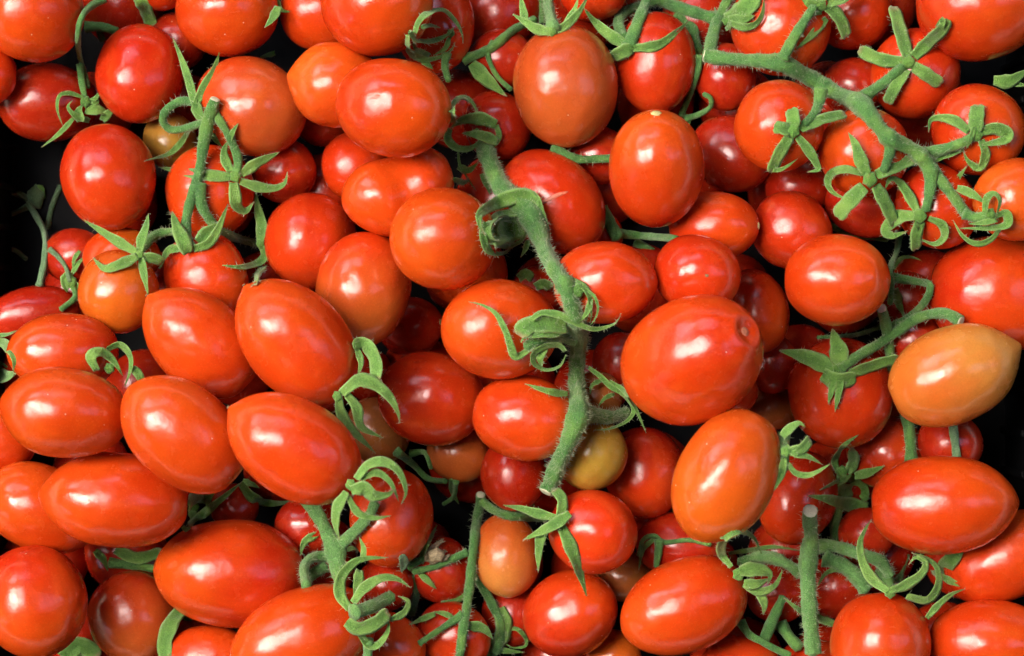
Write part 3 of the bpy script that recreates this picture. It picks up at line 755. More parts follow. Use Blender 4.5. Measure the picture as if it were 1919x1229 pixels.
# -- the thick vine across the middle
p = Plant(20, None, "vine", "thick hairy green vine down the middle with coiled sepals and broken lower end", "vine", None, (1080, 700), hair=HAIRY)
p.tube([(908,274,-40,15),(912,287,-22,18),(920,308,0,18),(937,347,0,18),(960,370,2,21),(990,397,4,25),(1010,440,0,19),(1027,483,0,16),(1048,518,0,16),(1060,535,0,21),
  (1070,566,0,17),(1080,606,0,19),(1084,632,0,21),(1082,665,0,16),(1080,705,0,16),(1083,745,0,19),(1083,780,0,23),(1066,825,0,18),(1048,865,0,17),(1036,896,2,17),(1022,921,14,14)], 18, 15, cut=True, it=400)
p.calyx(893, 248, 9, [
  ([(850,230),(846,205),(860,186),(880,188),(897,214)], 16, dict(EDGE, dz=8)),
  ([(930,233),(902,222),(868,224),(842,240)], 25, {'dz': 16}),
  ([(932,266),(912,258),(890,252),(866,250)], 22, {'dz': 22}),
  ([(842,240),(838,260),(855,278),(882,279),(900,264),(904,244)], 16, dict(EDGE, dz=6)),
  ([(930,234),(934,256),(921,274),(896,284)], 12, {'dz': 12}),
  ([(858,282),(862,310),(880,340),(893,358)], 5, {}),
  ([(858,312),(878,318),(896,304)], 15, {}), ([(850,335),(868,342),(880,336)], 11, {}), ([(903,325),(915,352),(918,364)], 12, {}),
], dz=14)
p.calyx(975, 395, 18, [
  ([(1008,384),(985,366),(950,372),(920,386),(899,400),(898,420),(908,440)], 30, {'dz': 30}),
  ([(965,362),(985,357),(1005,370),(1016,395),(1026,425),(1031,452)], 13, {'dz': 28, 'tw': (30, 40)}),
  ([(988,412),(968,401),(936,404),(916,424),(921,448),(950,460),(976,450),(987,430),(984,412)], 16, dict(RING, dz=16)),
  ([(976,424),(962,411),(938,414),(928,432),(942,448),(966,442),(972,428)], 13, dict(RING, dz=6)),
  ([(918,446),(945,434),(982,418)], 44, {'dz': -2, 'blunt': True, 'tw': (5, 5)}),
  ([(910,416),(905,440),(914,468),(940,476),(962,463)], 17, dict(EDGE, dz=2)),
  ([(990,450),(985,466),(976,482)], 11, {'dz': -10}),
  ([(972,522),(985,513),(998,523)], 17, {'dz': -20, 'blunt': True}), ([(1003,537),(1020,531),(1034,540)], 17, {'dz': -20, 'blunt': True}),
], dz=14)
p.calyx(1082, 545, 15, [
  ([(1072,524),(1096,540),(1106,570),(1098,600)], 13, EDGE), ([(1095,540),(1114,555),(1121,578),(1115,598),(1104,612)], 6, {}),
  ([(1108,560),(1102,582),(1086,604)], 13, {}), ([(1105,565),(1108,585),(1106,604)], 5, {'dz': 6}),
], dz=4)
p.tube([(1080,636),(1045,632),(1006,640),(985,650)], 13, 10, "branch", dz=8)
p.calyx(1000, 640, 12, [
  ([(995,600),(1015,587),(1048,591),(1087,609),(1115,617),(1145,610),(1158,600),(1164,587)], 14, {'dz': 44, 'tw': (30, 15)}),
  ([(1062,612),(1022,607),(988,612),(974,630)], 32, {'dz': 26, 'blunt': True}),
  ([(1050,626),(1020,626),(985,632),(976,642)], 16, {'dz': 30}),
  ([(1061,658),(1047,646),(1022,648),(1000,662),(1001,682),(1024,694),(1050,686),(1061,664)], 12, dict(RING, dz=8)),
  ([(1022,652),(1012,668),(1016,688)], 18, {'dz': -2}),
  ([(1000,648),(968,668),(957,646),(948,620),(930,588),(904,571),(878,565)], 15, {'dz': 10, 'tw': (10, 30)}),
], dz=10)
p.sepal([(1064,738),(1040,736),(1012,729),(983,719)], 14)
p.tube([(1085,775),(1112,778),(1145,782),(1178,772)], 17, 11, "branch", dz=-4, hair=.035)
p.calyx(1110, 778, 15, [
  ([(1103,688),(1125,704),(1146,724),(1166,735),(1183,753),(1188,772),(1173,791),(1142,804),(1112,806)], 11, {'dz': 14, 'tw': (30, 50)}),
  ([(1143,714),(1165,728),(1182,748),(1196,775),(1211,811)], 9, {'dz': 22}),
  ([(1152,738),(1134,745),(1120,762)], 9, {}), ([(1128,712),(1110,722),(1106,740)], 9, {}),
])
p.done()

# -- curled calyx at the top
p = Plant(20, None, "calyx", "loose green calyx with sepals rolled into rings between two tomatoes at the top", "calyx", None, (815, 70), hair=.012)
p.tube([(838,100),(834,122),(841,152)], 8, 7, "stem")
p.sepal([(790,112),(800,120),(812,130)], 14)
p.calyx(845, 62, 9, [
  ([(778,62),(785,42),(802,26),(829,20),(851,38),(864,60),(868,81)], 14, dict(EDGE, dz=16)),
  ([(766,60),(782,76),(810,78),(838,66),(852,50)], 15, dict(EDGE, dz=22)),
  ([(765,66),(767,93),(790,110),(820,107),(844,94),(853,78)], 12, EDGE),
  ([(842,70),(834,90),(812,104)], 10, {}), ([(790,52),(805,48),(825,52)], 12, {'dz': -2}), ([(805,104),(780,92),(775,76)], 12, {'dz': -3}),
])
p.done()

# -- the vine in the upper right
p = Plant(20, None, "vine", "smooth green vine at upper right with star shaped calyxes and pale torn left end", "vine", None, (1580, 180), hair=.012)
p.tube([(1810,401,0,11),(1792,376,0,11),(1771,349,0,12),(1747,321,0,14),(1724,292,0,17),(1698,274,0,14),(1667,260,0,18),(1646,237,0,15),(1612,196,0,21),(1580,181,0,15),
  (1545,163,0,18),(1510,142,0,15),(1468,121,0,19),(1430,115,0,14),(1385,112,0,13),(1345,109,0,14),(1320,104,0,13)], 14, 14, cut=True, it=400, flare=False)
p.tube([(1330,102),(1336,70),(1343,45),(1352,25),(1368,-8)], 13, 10, "branch")
p.tube([(1338,34),(1300,22),(1262,10),(1215,-6)], 12, 12, "branch", dz=-4)
p.tube([(1268,25),(1292,45),(1303,75),(1310,108)], 14, 9, "branch", dz=-50)
p.sepal([(1345,34),(1342,22),(1338,12)], 7, mat=M_PALE); p.sepal([(1360,55),(1372,46),(1380,40)], 10)
p.calyx(1362, 38, 11, [
  ([(1368,42),(1392,50),(1415,44),(1428,25),(1432,-6)], 14, dict(EDGE, dz=8)),
  ([(1362,40),(1385,26),(1402,10),(1416,-10)], 34, B_), ([(1365,36),(1392,36),(1415,28)], 20, {}),
])
p.tube([(1467,110),(1487,73),(1510,36),(1526,12)], 12, 9, "branch", dz=4)
p.calyx(1537, 10, 15, [
  ([(1540,14),(1515,12),(1496,-8)], 28, B_), ([(1548,12),(1568,28),(1580,50),(1586,70)], 24, B_), ([(1552,6),(1580,-5),(1602,-20)], 22, B_),
  ([(1538,4),(1542,-25)], 22, {}), ([(1549,34),(1522,64),(1492,92)], 17, {'dz': -2}),
], dz=4)
p.tube([(1538,166),(1534,192),(1525,214),(1506,232)], 12, 8, "branch")
p.calyx(1487, 245, 15, [
  ([(1500,242),(1535,226),(1560,219),(1585,214)], 19, B_), ([(1486,240),(1487,222),(1483,203)], 23, B_), ([(1480,246),(1463,240),(1450,240)], 23, B_),
  ([(1480,255),(1463,282),(1450,308),(1446,322)], 22, B_), ([(1444,320),(1466,316),(1495,297)], 8, {}),
  ([(1495,256),(1515,280),(1530,306),(1533,318),(1512,323)], 19, {}),
])
p.tube([(1611,190),(1632,172),(1660,152),(1692,124)], 15, 9, "branch")
p.calyx(1703, 116, 15, [
  ([(1700,106),(1690,70),(1682,42),(1674,12)], 26, B_), ([(1712,106),(1740,78),(1763,56),(1776,36)], 24, B_), ([(1765,52),(1766,36),(1752,50)], 12, {'dz': 10}),
  ([(1692,116),(1656,112),(1630,103),(1610,92)], 22, B_), ([(1712,124),(1735,138),(1764,158)], 22, B_), ([(1700,130),(1682,156),(1668,182),(1664,194)], 20, B_),
])
p.tube([(1668,262),(1666,288),(1655,320)], 12, 8, "branch")
p.calyx(1630, 336, 17, [
  ([(1624,326),(1612,296),(1603,270),(1590,248)], 25, {}), ([(1642,328),(1676,314),(1712,298)], 21, B_),
  ([(1615,326),(1586,318),(1560,325),(1552,342),(1562,360),(1588,374)], 17, EDGE), ([(1620,350),(1600,370),(1580,392),(1570,408)], 27, B_), ([(1640,348),(1655,375),(1668,402),(1676,420)], 25, B_),
])
p.tube([(1744,318),(1744,345),(1740,372),(1735,394)], 13, 9, "branch", dz=3)
p.calyx(1724, 404, 16, [
  ([(1718,396),(1700,362),(1682,340),(1668,336),(1659,354)], 22, {}), ([(1738,396),(1756,374),(1785,345),(1814,310)], 20, {'dz': -14}),
  ([(1714,404),(1682,408),(1660,430),(1672,441),(1702,432)], 26, {}), ([(1740,408),(1766,420),(1770,444),(1750,458),(1716,444)], 15, EDGE), ([(1724,414),(1716,440),(1716,468)], 22, B_), ([(1722,430),(1715,420),(1716,410)], 7, {'dz': 9}),
])
p.tube([(1727,290),(1765,280),(1800,268),(1822,256)], 14, 9, "branch")
p.calyx(1830, 252, 15, [
  ([(1829,246),(1830,222),(1833,196)], 25, B_), ([(1826,238),(1818,262),(1811,278)], 11, {'dz': 8}), ([(1816,246),(1790,226),(1760,220),(1743,226),(1740,248)], 19, {}),
  ([(1838,246),(1865,240),(1888,250),(1880,264),(1832,273)], 24, {}), ([(1838,262),(1846,290),(1836,314),(1815,302),(1805,282)], 20, {}), ([(1805,276),(1772,290),(1748,306)], 18, {'dz': -10}),
])
p.tube([(1806,400),(1832,408),(1858,400)], 11, 10, "branch")
p.calyx(1856, 400, 12, [
  ([(1794,352),(1820,362),(1850,382)], 17, {'dz': 6}), ([(1846,398),(1850,372),(1864,364),(1873,378),(1866,406)], 13, dict(EDGE, dz=12)),
  ([(1862,405),(1886,398),(1888,420),(1860,428),(1800,428)], 15, EDGE), ([(1876,424),(1856,448),(1830,456),(1805,442),(1786,412)], 12, EDGE), ([(1868,412),(1840,418),(1815,420)], 12, {'dz': 8}),
], dz=4)
p.done()

# -- left vine
p = Plant(20, None, "vine", "forked green vine at left with a looped tendril beside its cut top", "vine", None, (385, 300), hair=.012)
p.tube([(353,462,0,10),(348,425,0,10),(354,387,0,10),(367,345,0,10),(375,313,0,10),(380,278,0,11),(386,243,0,12),(394,213,2,13),(403,186,12,11)], 10, 12, cut=True, it=300, dz=6, flare=False)
p.tube([(373,345),(378,383),(394,413),(414,434),(447,447),(484,457)], 12, 8, "branch", dz=2)
p.tube([(398,205),(423,243),(440,277),(447,303),(441,332)], 9, 9, "branch")
p.calyx(441, 330, 13, [
  ([(432,332),(392,329),(345,323),(296,313)], 23, {'dz': -2}), ([(450,340),(485,351),(515,353),(534,343),(539,322)], 20, {}), ([(452,327),(480,306),(505,294),(524,284)], 21, {}),
  ([(438,342),(440,366),(444,386),(460,396),(477,378)], 24, {}), ([(432,322),(422,300),(420,280),(430,260)], 19, {}), ([(430,264),(437,247),(447,231)], 12, {}),
])
p.tube([(368,192),(340,189),(313,205),(305,226),(320,243),(350,240),(388,227)], 9, 8, "tendril", dz=2)
p.calyx(370, 198, 10, [
  ([(365,196),(357,160),(345,122),(324,70)], 17, {'dz': 8}), ([(367,194),(384,160),(401,130),(411,98)], 18, {'dz': 8}), ([(366,192),(374,215),(390,234)], 22, {}),
])
p.sepal([(354,244),(341,266),(316,289),(270,302)], 13); p.sepal([(394,248),(404,262),(416,276)], 11)
p.tube([(346,438),(322,434),(290,441),(264,468)], 8, 10, "branch")
p.calyx(262, 477, 10, [
  ([(256,472),(220,451),(190,432),(156,411)], 20, {}), ([(258,480),(226,496),(196,503),(174,483)], 22, {}), ([(262,470),(267,446),(274,425),(279,400)], 20, {}),
  ([(265,484),(270,510),(278,552)], 17, {}), ([(270,482),(288,483),(306,491)], 19, B_),
])
p.calyx(356, 462, 13, [
  ([(352,474),(341,447),(330,422),(322,396)], 29, {'dz': 14}), ([(362,466),(390,456),(408,430),(427,382)], 18, {'dz': 8}), ([(372,455),(392,434),(414,418)], 30, {'dz': 0}), ([(342,466),(316,470),(299,504)], 16, {}),
])
p.calyx(488, 456, 10, [
  ([(488,452),(491,422),(484,392),(479,358)], 22, {}), ([(490,460),(496,480),(480,495),(450,501),(416,497)], 16, {}), ([(494,498),(486,515),(478,534)], 18, B_),
])
p.done()

# -- shaded dry sprig at the left edge
p = Plant(3.6, None, "sprig", "dry grey green sprig with a small bud in the shade at the left edge", "sprig", None, (84, 470))
p.tube([(74,535),(84,486),(84,440),(71,410),(52,380)], 7, 6, "stem", mat=M_PALE)
p.tube([(88,428),(97,388),(113,348)], 6, 5, "twig", mat=M_PALE); p.tube([(54,386),(22,401),(-8,412)], 6, 4, "twig", mat=M_PALE); p.tube([(54,374),(36,364),(12,358)], 6, 7, "twig", mat=M_PALE)
p.tube([(92,466),(110,482),(124,502),(131,528)], 5, 5, "twig", mat=M_PALE); p.tube([(133,530),(141,556),(114,580)], 6, 6, "twig", mat=M_STEM); p.tube([(-5,470),(25,468),(50,486)], 5, 4, "twig", mat=M_PALE)
p.blob(67, 370, 19, "bud", mat=M_PALE, sx=.9, sy=1.15)
p.calyx(132, 528, 15, [([(130,510),(122,528),(126,548)], 20, {}), ([(136,512),(146,495),(160,480)], 11, {}), ([(140,530),(148,545),(152,566)], 14, B_), ([(150,470),(140,485),(136,505)], 9, {})])
p.sepal([(60,356),(78,352),(84,372)], 12); p.done()

# -- dark tangle top left
p = Plant(5.2, None, "sprig", "tangle of thin dark sepals and stems at upper left, above the large red oval tomato", "sprig", None, (158, 190))
p.tube([(196,-4),(166,15),(152,36),(146,68),(149,104),(160,138),(166,164)], 8, 4, "stem"); p.tube([(160,50),(189,50),(220,58)], 9, 9, "branch"); p.tube([(180,8),(183,39),(192,76)], 8, 7, "branch", dz=-20)
p.tube([(150,120),(153,150),(160,186)], 6, 7, "stem"); p.sepal([(258,-8),(274,16),(286,50)], 25, blunt=True); p.tube([(155,70),(165,85),(180,100)], 7, 6, "branch", dz=-20)
p.calyx(160, 190, 12, [
  ([(158,184),(132,175),(112,180),(108,205),(118,236)], 9, {}), ([(165,192),(180,184),(190,166)], 10, {}), ([(168,226),(142,216),(128,200),(136,188)], 13, {}), ([(152,228),(148,208),(156,196)], 22, {}),
  ([(192,226),(203,212),(218,204)], 17, {}), ([(138,222),(112,250),(78,276)], 11, {}), ([(160,205),(185,206),(205,216)], 24, {}), ([(166,186),(182,192),(180,180)], 9, {}),
])
p.done()

# -- small loose sprigs and calyxes
def sprig(label, level, base, items, name="sprig", cat="sprig", hair=0.0, group=None):
    q = Plant(level, None, name, label, cat, group, base, hair)
    for it in items:
        k, pts, w = it[:3]; o = dict(it[3]) if len(it) > 3 else {}
        if k == 's': q.sepal(pts, w, **o)
        elif k == 't': r = w if isinstance(w, tuple) else (w, w); q.tube(pts, r[0], r[1], o.pop('name', 'stem'), **o)
        elif k == 'c': q.calyx(*pts, w, **o)
    q.done()
def on_tomato(key, hub, sepals, level=20, tubes=(), hair=.010):
    q = Plant(level, tomato_named(key), hair=hair, light=True)
    q.calyx(*hub, sepals)
    for t in tubes: q.tube(*t[:3], "pedicel", **(t[3] if len(t) > 3 else {}))
    q.done()
sprig("two plump curled green sepals in the hollow above the leftmost cluster", 8.4, (215, 690), [
  ('c', (205, 690, 12), [([(182,694),(171,668),(190,660),(212,676),(230,704)], 21, {}), ([(200,654),(224,645),(243,662),(246,690),(234,724)], 14, EDGE), ([(248,688),(262,706),(270,730)], 17, {})])], "calyx", "calyx")
sprig("green curled sepals cut off by the left edge beside the dull orange red tomato", 8, (10, 670), [
  ('s', [(-8,636),(14,648),(28,675),(26,705)], 19), ('s', [(-8,702),(14,706),(34,698)], 26), ('s', [(-8,628),(14,626),(34,618)], 8), ('s', [(-8,680),(10,690),(22,712)], 16)], "calyx", "calyx")
on_tomato("upper right of the left cluster", (632, 742, 11), [
  ([(640,738),(654,726),(674,713),(700,719),(728,742),(744,770),(749,793)], 26, {'tw': (10, 30)}), ([(634,742),(639,775),(662,808),(704,850)], 20, {'tw': (20, 35)}),
  ([(650,740),(668,764),(672,788),(680,803),(718,821)], 20, {}), ([(662,644),(684,643),(704,674),(706,713)], 23, B_), ([(668,650),(676,680),(670,704)], 13, {})])
on_tomato("lowest right of the left cluster", (657, 908, 12), [
  ([(668,898),(690,872),(720,866),(747,884),(760,920),(752,944)], 19, {'tw': (20, 40)}), ([(676,898),(706,886),(732,905),(747,940)], 14, {'dz': -2}),
  ([(658,918),(682,914),(700,928),(725,927),(740,916)], 28, {'dz': 8}), ([(650,922),(632,953),(630,986),(637,1012)], 21, {}), ([(652,930),(666,956),(682,967),(708,971),(733,966)], 14, {})])
sprig("dark green sepal strip under the lowest right tomato of the left cluster", 9.2, (500, 935), [
  ('s', [(452,905),(472,930),(506,942),(556,938)], 20), ('s', [(455,902),(475,908),(490,916)], 14)], "sepal_strip", "sepal")
p = Plant(9.2, None, "vine", "short thick green vine slanting down from the left cluster to the bottom edge tomato", "vine", None, (615, 1000), hair=.014, light=True)
p.tube([(572,928,0,14),(586,950,0,14),(602,975,0,14),(616,1004,0,15),(628,1028,0,21),(632,1052,0,18),(638,1090,0,14)], 14, 14, dz=10, it=300)
p.tube([(640,1020),(669,992),(692,966),(704,942)], 11, 11, "branch", dz=6); p.tube([(618,1042),(584,1046),(570,1064),(574,1098)], 11, 10, "branch", dz=-20); p.tube([(610,1060),(585,1076),(572,1090)], 12, 10, "branch", dz=-30)
p.sepal([(596,1000),(571,1014),(562,1042)], 16, dz=-4); p.sepal([(650,1030),(662,1027),(672,1032)], 10); p.done()
on_tomato("big orange red tomato at the bottom edge left", (664, 1146, 14), [
  ([(655,1142),(637,1115),(639,1082),(660,1056),(684,1046),(728,1044)], 22, {'tw': (25, 20)}), ([(680,1050),(682,1028),(673,1005)], 12, {}),
  ([(662,1130),(682,1103),(714,1084),(744,1085),(770,1102)], 20, {'dz': 6}), ([(650,1164),(672,1177),(702,1168),(728,1146)], 26, {'dz': 10, 'blunt': True}),
  ([(670,1184),(690,1208),(708,1209),(727,1184),(729,1150)], 15, EDGE), ([(730,1160),(756,1148),(764,1127),(746,1117)], 15, EDGE), ([(674,1068),(670,1090),(662,1116)], 20, {'dz': -4})],
  tubes=[([(662,1148),(696,1137),(736,1116)], 15, 12, {'dz': 14}), ([(690,1200),(690,1222),(688,1245)], 9, 9)])
p = Plant(20, None, "vine", "thin branching green vine at the bottom centre with a dried flower bud", "vine", None, (885, 1050), hair=.010)
p.tube([(855,1262),(862,1225),(868,1180),(875,1136),(881,1090),(886,1040),(893,980),(899,945,4),(901,927,20)], 10, 10, cut=True, dz=6, it=250, flare=False)
p.tube([(902,938),(926,956),(953,966),(985,967),(1024,969)], 8, 11, "branch")
p.calyx(1048, 974, 12, [
  ([(1042,970),(1002,960),(975,952),(943,946)], 20, {}), ([(1048,968),(1054,945),(1050,930),(1038,917)], 19, B_), ([(1068,962),(1042,981),(1010,998),(980,1012)], 22, {'dz': 16}),
  ([(1036,984),(1016,1000),(1010,1032),(1009,1072)], 20, {}), ([(1050,984),(1067,1020),(1082,1060),(1099,1117)], 26, {})])
p.tube([(876,1034),(845,1048),(811,1062),(774,1071)], 8, 7, "branch"); p.sepal([(786,1074),(803,1090),(818,1104)], 13); p.tube([(764,1063),(790,1048),(806,1040)], 8, 7, "branch")
bud = p.blob(818, 1040, 17, "flower_bud", mat=M_DRY, sx=1.0, sy=.8)
for q_, w_ in (([(800,1052),(808,1032),(832,1008)], 17), ([(804,1054),(820,1044),(836,1030)], 17), ([(822,1050),(834,1046),(844,1038)], 11), ([(806,1040),(818,1020),(836,1014)], 10)): p.sepal(q_, w_, bud, name="dried_petal", mat=M_DRY, dz=14)
p.sepal([(790,1056),(795,1030),(808,1006),(819,983)], 12, bud); p.sepal([(752,1040),(757,1055),(752,1072)], 18, bud, mat=M_PALE)
p.tube([(890,1078),(910,1110),(927,1142),(937,1166),(936,1194),(926,1222)], 8, 13, "branch")
p.calyx(936, 1190, 12, [([(934,1140),(944,1170),(936,1208)], 28, B_), ([(944,1184),(966,1178),(984,1194),(984,1210),(960,1213),(944,1202)], 8, {}), ([(878,1170),(905,1177),(924,1196)], 22, {}), ([(926,1216),(958,1220),(984,1222)], 12, {}), ([(930,1200),(916,1232)], 22, B_)])
p.tube([(868,1152),(832,1175),(786,1206)], 8, 6, "branch"); p.sepal([(848,1157),(832,1150),(812,1146)], 11); p.sepal([(816,1150),(792,1160),(766,1171)], 12)
p.tube([(884,1098),(862,1120),(828,1132)], 8, 6, "branch", dz=-30); p.tube([(768,1080),(778,1116),(770,1152)], 10, 8, "branch", dz=-40); p.tube([(866,1040),(872,1060),(878,1080)], 5, 5, "branch", dz=-20)
p.done()
# lower right stem
p = Plant(7.9, None, "vine", "thick well lit green cut stem standing out at lower right between the tomatoes", "vine", None, (1516, 1080), hair=.016, light=True)
p.tube([(1524,1225,-20,17),(1518,1160,0,16),(1515,1110,0,16),(1513,1070,0,18),(1516,1040,0,19),(1520,1005,4,15),(1517,972,18,16),(1519,957,38,15)], 17, 17, cut=True, dz=60, it=300, flare=False)
p.tube([(1528,1024),(1560,1023),(1592,1031),(1622,1041),(1650,1052,0,14),(1668,1078)], 14, 11, "branch", dz=26); p.tube([(1500,1074),(1475,1057),(1447,1045,0,13),(1415,1045),(1386,1056)], 11, 12, "branch", dz=22)
p.tube([(1545,1046),(1580,1060),(1606,1082),(1622,1106)], 15, 16, "branch", dz=8); p.sepal([(1600,1082),(1572,1066),(1546,1075),(1529,1103)], 12, dz=14)
p.tube([(1566,1020),(1565,985),(1571,952)], 11, 10, "branch", dz=-10); p.sepal([(1564,1170),(1530,1156),(1500,1145),(1468,1120)], 17, dz=70); p.sepal([(1366,1036),(1400,1031),(1450,1024),(1502,1032)], 10)
p.tube([(1655,1065),(1664,1090),(1668,1112)], 14, 14, "branch", dz=18); p.tube([(1680,1090),(1690,1060),(1700,1038)], 9, 8, "branch", dz=-10); p.done()
on_tomato("with a crown of sepals", (1668, 1110, 13), [
  ([(1664,1108),(1635,1086),(1617,1055),(1611,1020),(1619,995),(1633,973)], 21, {'dz': 12}), ([(1668,1106),(1696,1096),(1725,1076),(1734,1055),(1716,1045),(1703,1058)], 21, {'dz': 12}),
  ([(1700,1116),(1736,1123),(1756,1100),(1756,1067),(1736,1047),(1708,1036)], 19, EDGE), ([(1736,1158),(1760,1131),(1785,1112),(1809,1103)], 15, {})])
on_tomato("with a streak of light, bottom centre right", (1384, 1076, 14), [
  ([(1371,1062),(1352,1036),(1357,1010),(1385,995),(1411,1007),(1427,1038)], 16, {'tw': (20, 40)}), ([(1386,1070),(1418,1067),(1442,1075),(1438,1094)], 28, {'dz': 8}),
  ([(1394,1094),(1424,1108),(1452,1096),(1466,1068)], 18, {}), ([(1394,1092),(1418,1094),(1440,1084)], 22, {'dz': 6}), ([(1420,1110),(1432,1130),(1430,1152)], 18, {})])
sprig("forked green stems in the gap right of the bottom oblong tomato", 7, (1432, 1190), [
  ('t', [(1388,1164),(1404,1188),(1424,1200),(1452,1215),(1480,1228)], (8, 7), {'dz': 20}), ('t', [(1468,1118),(1452,1152),(1432,1198)], (8, 13), {'dz': 30, 'name': 'branch'}), ('t', [(1462,1168),(1480,1194),(1498,1214)], (12, 12), {'name': 'branch'})])
sprig("short green sepal showing under the long level tomato at lower right", 8.6, (1776, 1052), [
  ('s', [(1797,1030),(1776,1056),(1752,1080)], 26, {'blunt': True}), ('s', [(1765,1080),(1790,1092),(1812,1100)], 14, {'dz': -10})], "sepal_strip", "sepal")
# right middle
p = Plant(8.8, None, "vine", "thin green vine with pale cut ends and flat star calyx on the dusky tomato", "vine", None, (1650, 650), hair=.008)
p.tube([(1576,692),(1602,671),(1640,649),(1684,620),(1720,596),(1768,587,2),(1800,602,12)], 10, 12, cut=True, dz=6)
p.calyx(1572, 693, 15, [
  ([(1562,694),(1532,678),(1500,666),(1460,657)], 34, {}), ([(1574,684),(1572,656),(1566,638),(1560,616)], 36, {}), ([(1564,706),(1559,730),(1552,758)], 14, {}), ([(1577,704),(1571,740),(1565,772)], 15, {}),
  ([(1590,700),(1620,690),(1652,679),(1684,672)], 20, B_), ([(1542,700),(1565,712),(1604,708)], 28, B_)])
p.tube([(1708,866),(1703,800),(1686,740),(1669,668),(1661,612,0),(1652,578,10)], 12, 11, "stem", cut=True, dz=2)
p.tube([(1686,438),(1680,474),(1669,502),(1671,538),(1668,570)], 6, 6, "tendril"); p.tube([(1674,520),(1712,526),(1742,534),(1735,563),(1706,592),(1668,612)], 9, 7, "tendril", dz=3)
p.sepal([(1674,504),(1691,484),(1720,488),(1746,508)], 11, dz=-10); p.sepal([(1676,540),(1684,572),(1694,594)], 20); p.tube([(1656,610),(1600,628),(1532,632)], 5, 4, "branch", dz=-10); p.done()
sprig("short grey green stub under the pale orange tapering tomato", 8.8, (1790, 825), [('t', [(1785,785),(1789,820),(1794,862)], (9, 9), {'mat': M_PALE})], "stem_stub", "stem")
# middle
sprig("smooth green stalk with round pale cut end beside the tomato with a yellow dot", 6.9, (1110, 297), [('t', [(1036,274),(1054,287),(1084,298),(1120,298),(1152,296,4),(1164,295,16)], (9, 8), {'cut': True, 'dz': 12})], "stalk", "stem", .008)
sprig("forked green stalk in the dark gap below the tomato with the yellow dot", 5.6, (1156, 440), [('t', [(1126,390),(1143,421),(1157,446)], (12, 13)), ('t', [(1150,436),(1196,441),(1268,447)], (9, 7), {'name': 'branch'}), ('t', [(1128,386),(1150,384),(1168,390)], (5, 4), {'name': 'branch', 'dz': -20}), ('t', [(1190,454),(1226,474)], (9, 8), {'name': 'branch', 'dz': -20})], "stalk", "stem")
on_tomato("hanging from the green calyx", (1034, 58, 12), [
  ([(1034,60),(1004,53),(984,40),(961,26)], 20, {}), ([(986,42),(980,15),(975,-12)], 15, {}), ([(1036,60),(1062,46),(1086,20),(1102,-8)], 17, {}), ([(1060,42),(1076,20),(1084,-4)], 12, {'dz': -6})],
  tubes=[([(1037,54),(1029,18),(1025,-18)], 13, 10, {'dz': 10}), ([(1018,42),(1014,15),(1012,-14)], 7, 6, {'dz': -10})])
p = Plant(20, None, "calyx", "forked green calyx with two long arching sepals at top centre right", "calyx", None, (1180, 85), hair=.008)
p.tube([(1180,84),(1194,48),(1208,12),(1216,-16)], 13, 10, "stem"); p.tube([(1170,74),(1160,46),(1166,28),(1190,14),(1240,0)], 11, 10, "stem")
p.calyx(1178, 88, 13, [([(1178,86),(1142,64),(1115,40),(1094,14)], 22, {}), ([(1186,90),(1230,85),(1260,66),(1290,39)], 20, {}), ([(1184,90),(1168,96),(1148,108)], 24, B_)]); p.done()
sprig("dark green stems and one flat leaf in the gap left of the brownish orange tomato", 3.4, (920, 120), [('t', [(868,112),(920,90),(962,56),(1004,36)], (10, 9)), ('s', [(884,118),(914,150),(950,180)], 28, {'dz': 10}), ('t', [(926,78),(914,100),(930,140),(958,168)], (6, 5), {'name': 'branch'})])
sprig("thin green stem and ring dropping from the upper right vine beside the deep red tomato", 4.6, (1300, 190), [('t', [(1312,104),(1306,140),(1290,185),(1276,216)], (7, 6), {'dz': 6}), ('t', [(1284,222),(1310,214),(1331,200),(1331,184),(1318,176)], (6, 5), {'name': 'tendril'}), ('s', [(1280,212),(1290,228),(1286,236)], 14)])
on_tomato("leaning to the left with a light orange stripe", (1472, 846, 12), [
  ([(1466,818),(1480,803),(1497,793),(1509,800)], 18, {}), ([(1472,836),(1490,850),(1515,856),(1540,870)], 14, {}), ([(1478,846),(1502,840),(1518,822)], 20, B_), ([(1476,868),(1490,886),(1510,891),(1530,885),(1558,868)], 12, {}), ([(1470,858),(1463,890),(1450,920)], 17, {})],
  level=9.05, tubes=[([(1470,812),(1469,845),(1472,880)], 10, 9)])
on_tomato("lying level beside the dark wall at right", (1620, 930, 11), [
  ([(1623,934),(1619,914),(1600,898),(1576,898),(1536,918)], 17, {'tw': (20, 40)}), ([(1626,950),(1590,946),(1550,936),(1514,929)], 27, {}), ([(1568,912),(1584,918),(1602,914)], 26, {'dz': -14, 'blunt': True})], level=8.9)
sprig("small upright green calyx in the gap below the dusky round tomato", 8.6, (1578, 882), [('c', (1578, 884, 13), [([(1570,886),(1564,860),(1580,835),(1610,813)], 15, {}), ([(1588,886),(1600,865),(1597,840)], 18, B_), ([(1602,892),(1630,885),(1658,873)], 18, {}), ([(1568,896),(1580,898),(1596,890)], 20, {})])], "calyx", "calyx", .006)
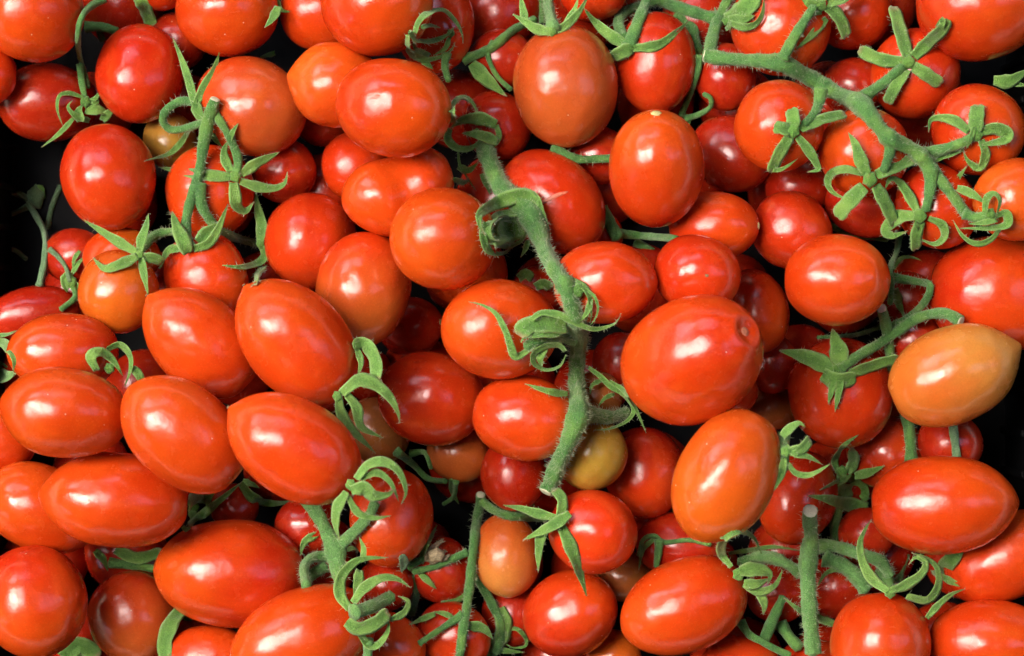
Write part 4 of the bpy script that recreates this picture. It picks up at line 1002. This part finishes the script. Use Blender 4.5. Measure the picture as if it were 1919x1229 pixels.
# lower left
sprig("green sepals pinched between the plump tomato and the large level oval at lower left", 20, (380, 940), [
  ('c', (366, 950, 10), [([(353,948),(368,930),(390,932),(408,954)], 26, {'dz': -12, 'blunt': True}), ([(358,955),(362,972),(348,986)], 15, {'dz': -8}), ([(344,994),(386,960),(422,930),(455,902)], 18, {'dz': 8}), ([(402,952),(424,962),(444,964)], 18, {'dz': -14})], {'dz': -10})], "calyx", "calyx")
sprig("pale green folded sepal left of the tomato at the bottom edge under the large oval", 6.2, (322, 1180), [('s', [(338,1146),(322,1168),(310,1200),(312,1236)], 28, {'blunt': True}), ('s', [(340,1150),(352,1158),(362,1162)], 14)], "sepal_strip", "sepal")
sprig("green sepals in the shadow below the long tomato of the left cluster", 6.2, (260, 1045), [('s', [(216,1030),(258,1046),(306,1034)], 20, {'blunt': True}), ('t', [(205,1054),(255,1060),(305,1068)], (9, 8)), ('s', [(178,1032),(194,1048),(202,1070)], 16)])
sprig("green tip at the bottom edge between the two lower left tomatoes", 5.5, (155, 1215), [('s', [(118,1232),(150,1208),(186,1230)], 34, {'blunt': True})], "sepal_strip", "sepal")
# top and odd gaps
sprig("small withered sepals between two tomatoes at the top edge", 5.5, (515, 35), [('s', [(522,12),(512,34),(496,52)], 19), ('s', [(518,-6),(528,18),(550,22)], 9), ('s', [(490,108),(520,96),(536,74)], 9, {'dz': -20})])
sprig("green tip touching the right edge below the corner tomato", 5.5, (1900, 148), [('s', [(1862,150),(1892,151),(1930,128)], 26, {'dz': 270}), ('s', [(1890,150),(1905,158),(1930,160)], 12, {'dz': 262})], "sepal_strip", "sepal")
sprig("thin dark green tendrils below the large dusky red tomato", 3.1, (800, 880), [('t', [(744,846),(775,870),(802,896),(836,902)], (8, 5)), ('t', [(768,850),(796,848),(808,878)], (7, 4), {'name': 'tendril'}), ('s', [(846,898),(850,924),(860,944)], 13), ('t', [(855,902),(850,930),(830,945)], (5, 4), {'name': 'tendril'})])
sprig("dark stem passing under the lowest calyxes of the upper right vine", 2.4, (1610, 440), [('t', [(1534,398),(1560,425),(1610,440),(1664,446)], (6, 8)), ('s', [(1590,408),(1604,425),(1612,442)], 14)])
sprig("curling green tendrils below the leaning orange tomato", 7.2, (1235, 1020), [('t', [(1198,1042),(1205,1012),(1226,1004),(1246,1016),(1290,1012),(1332,1020)], (5, 5)), ('t', [(1236,1012),(1234,1034),(1230,1062)], (9, 7), {'name': 'branch'}), ('s', [(1226,1010),(1205,1030),(1197,1068)], 10)])
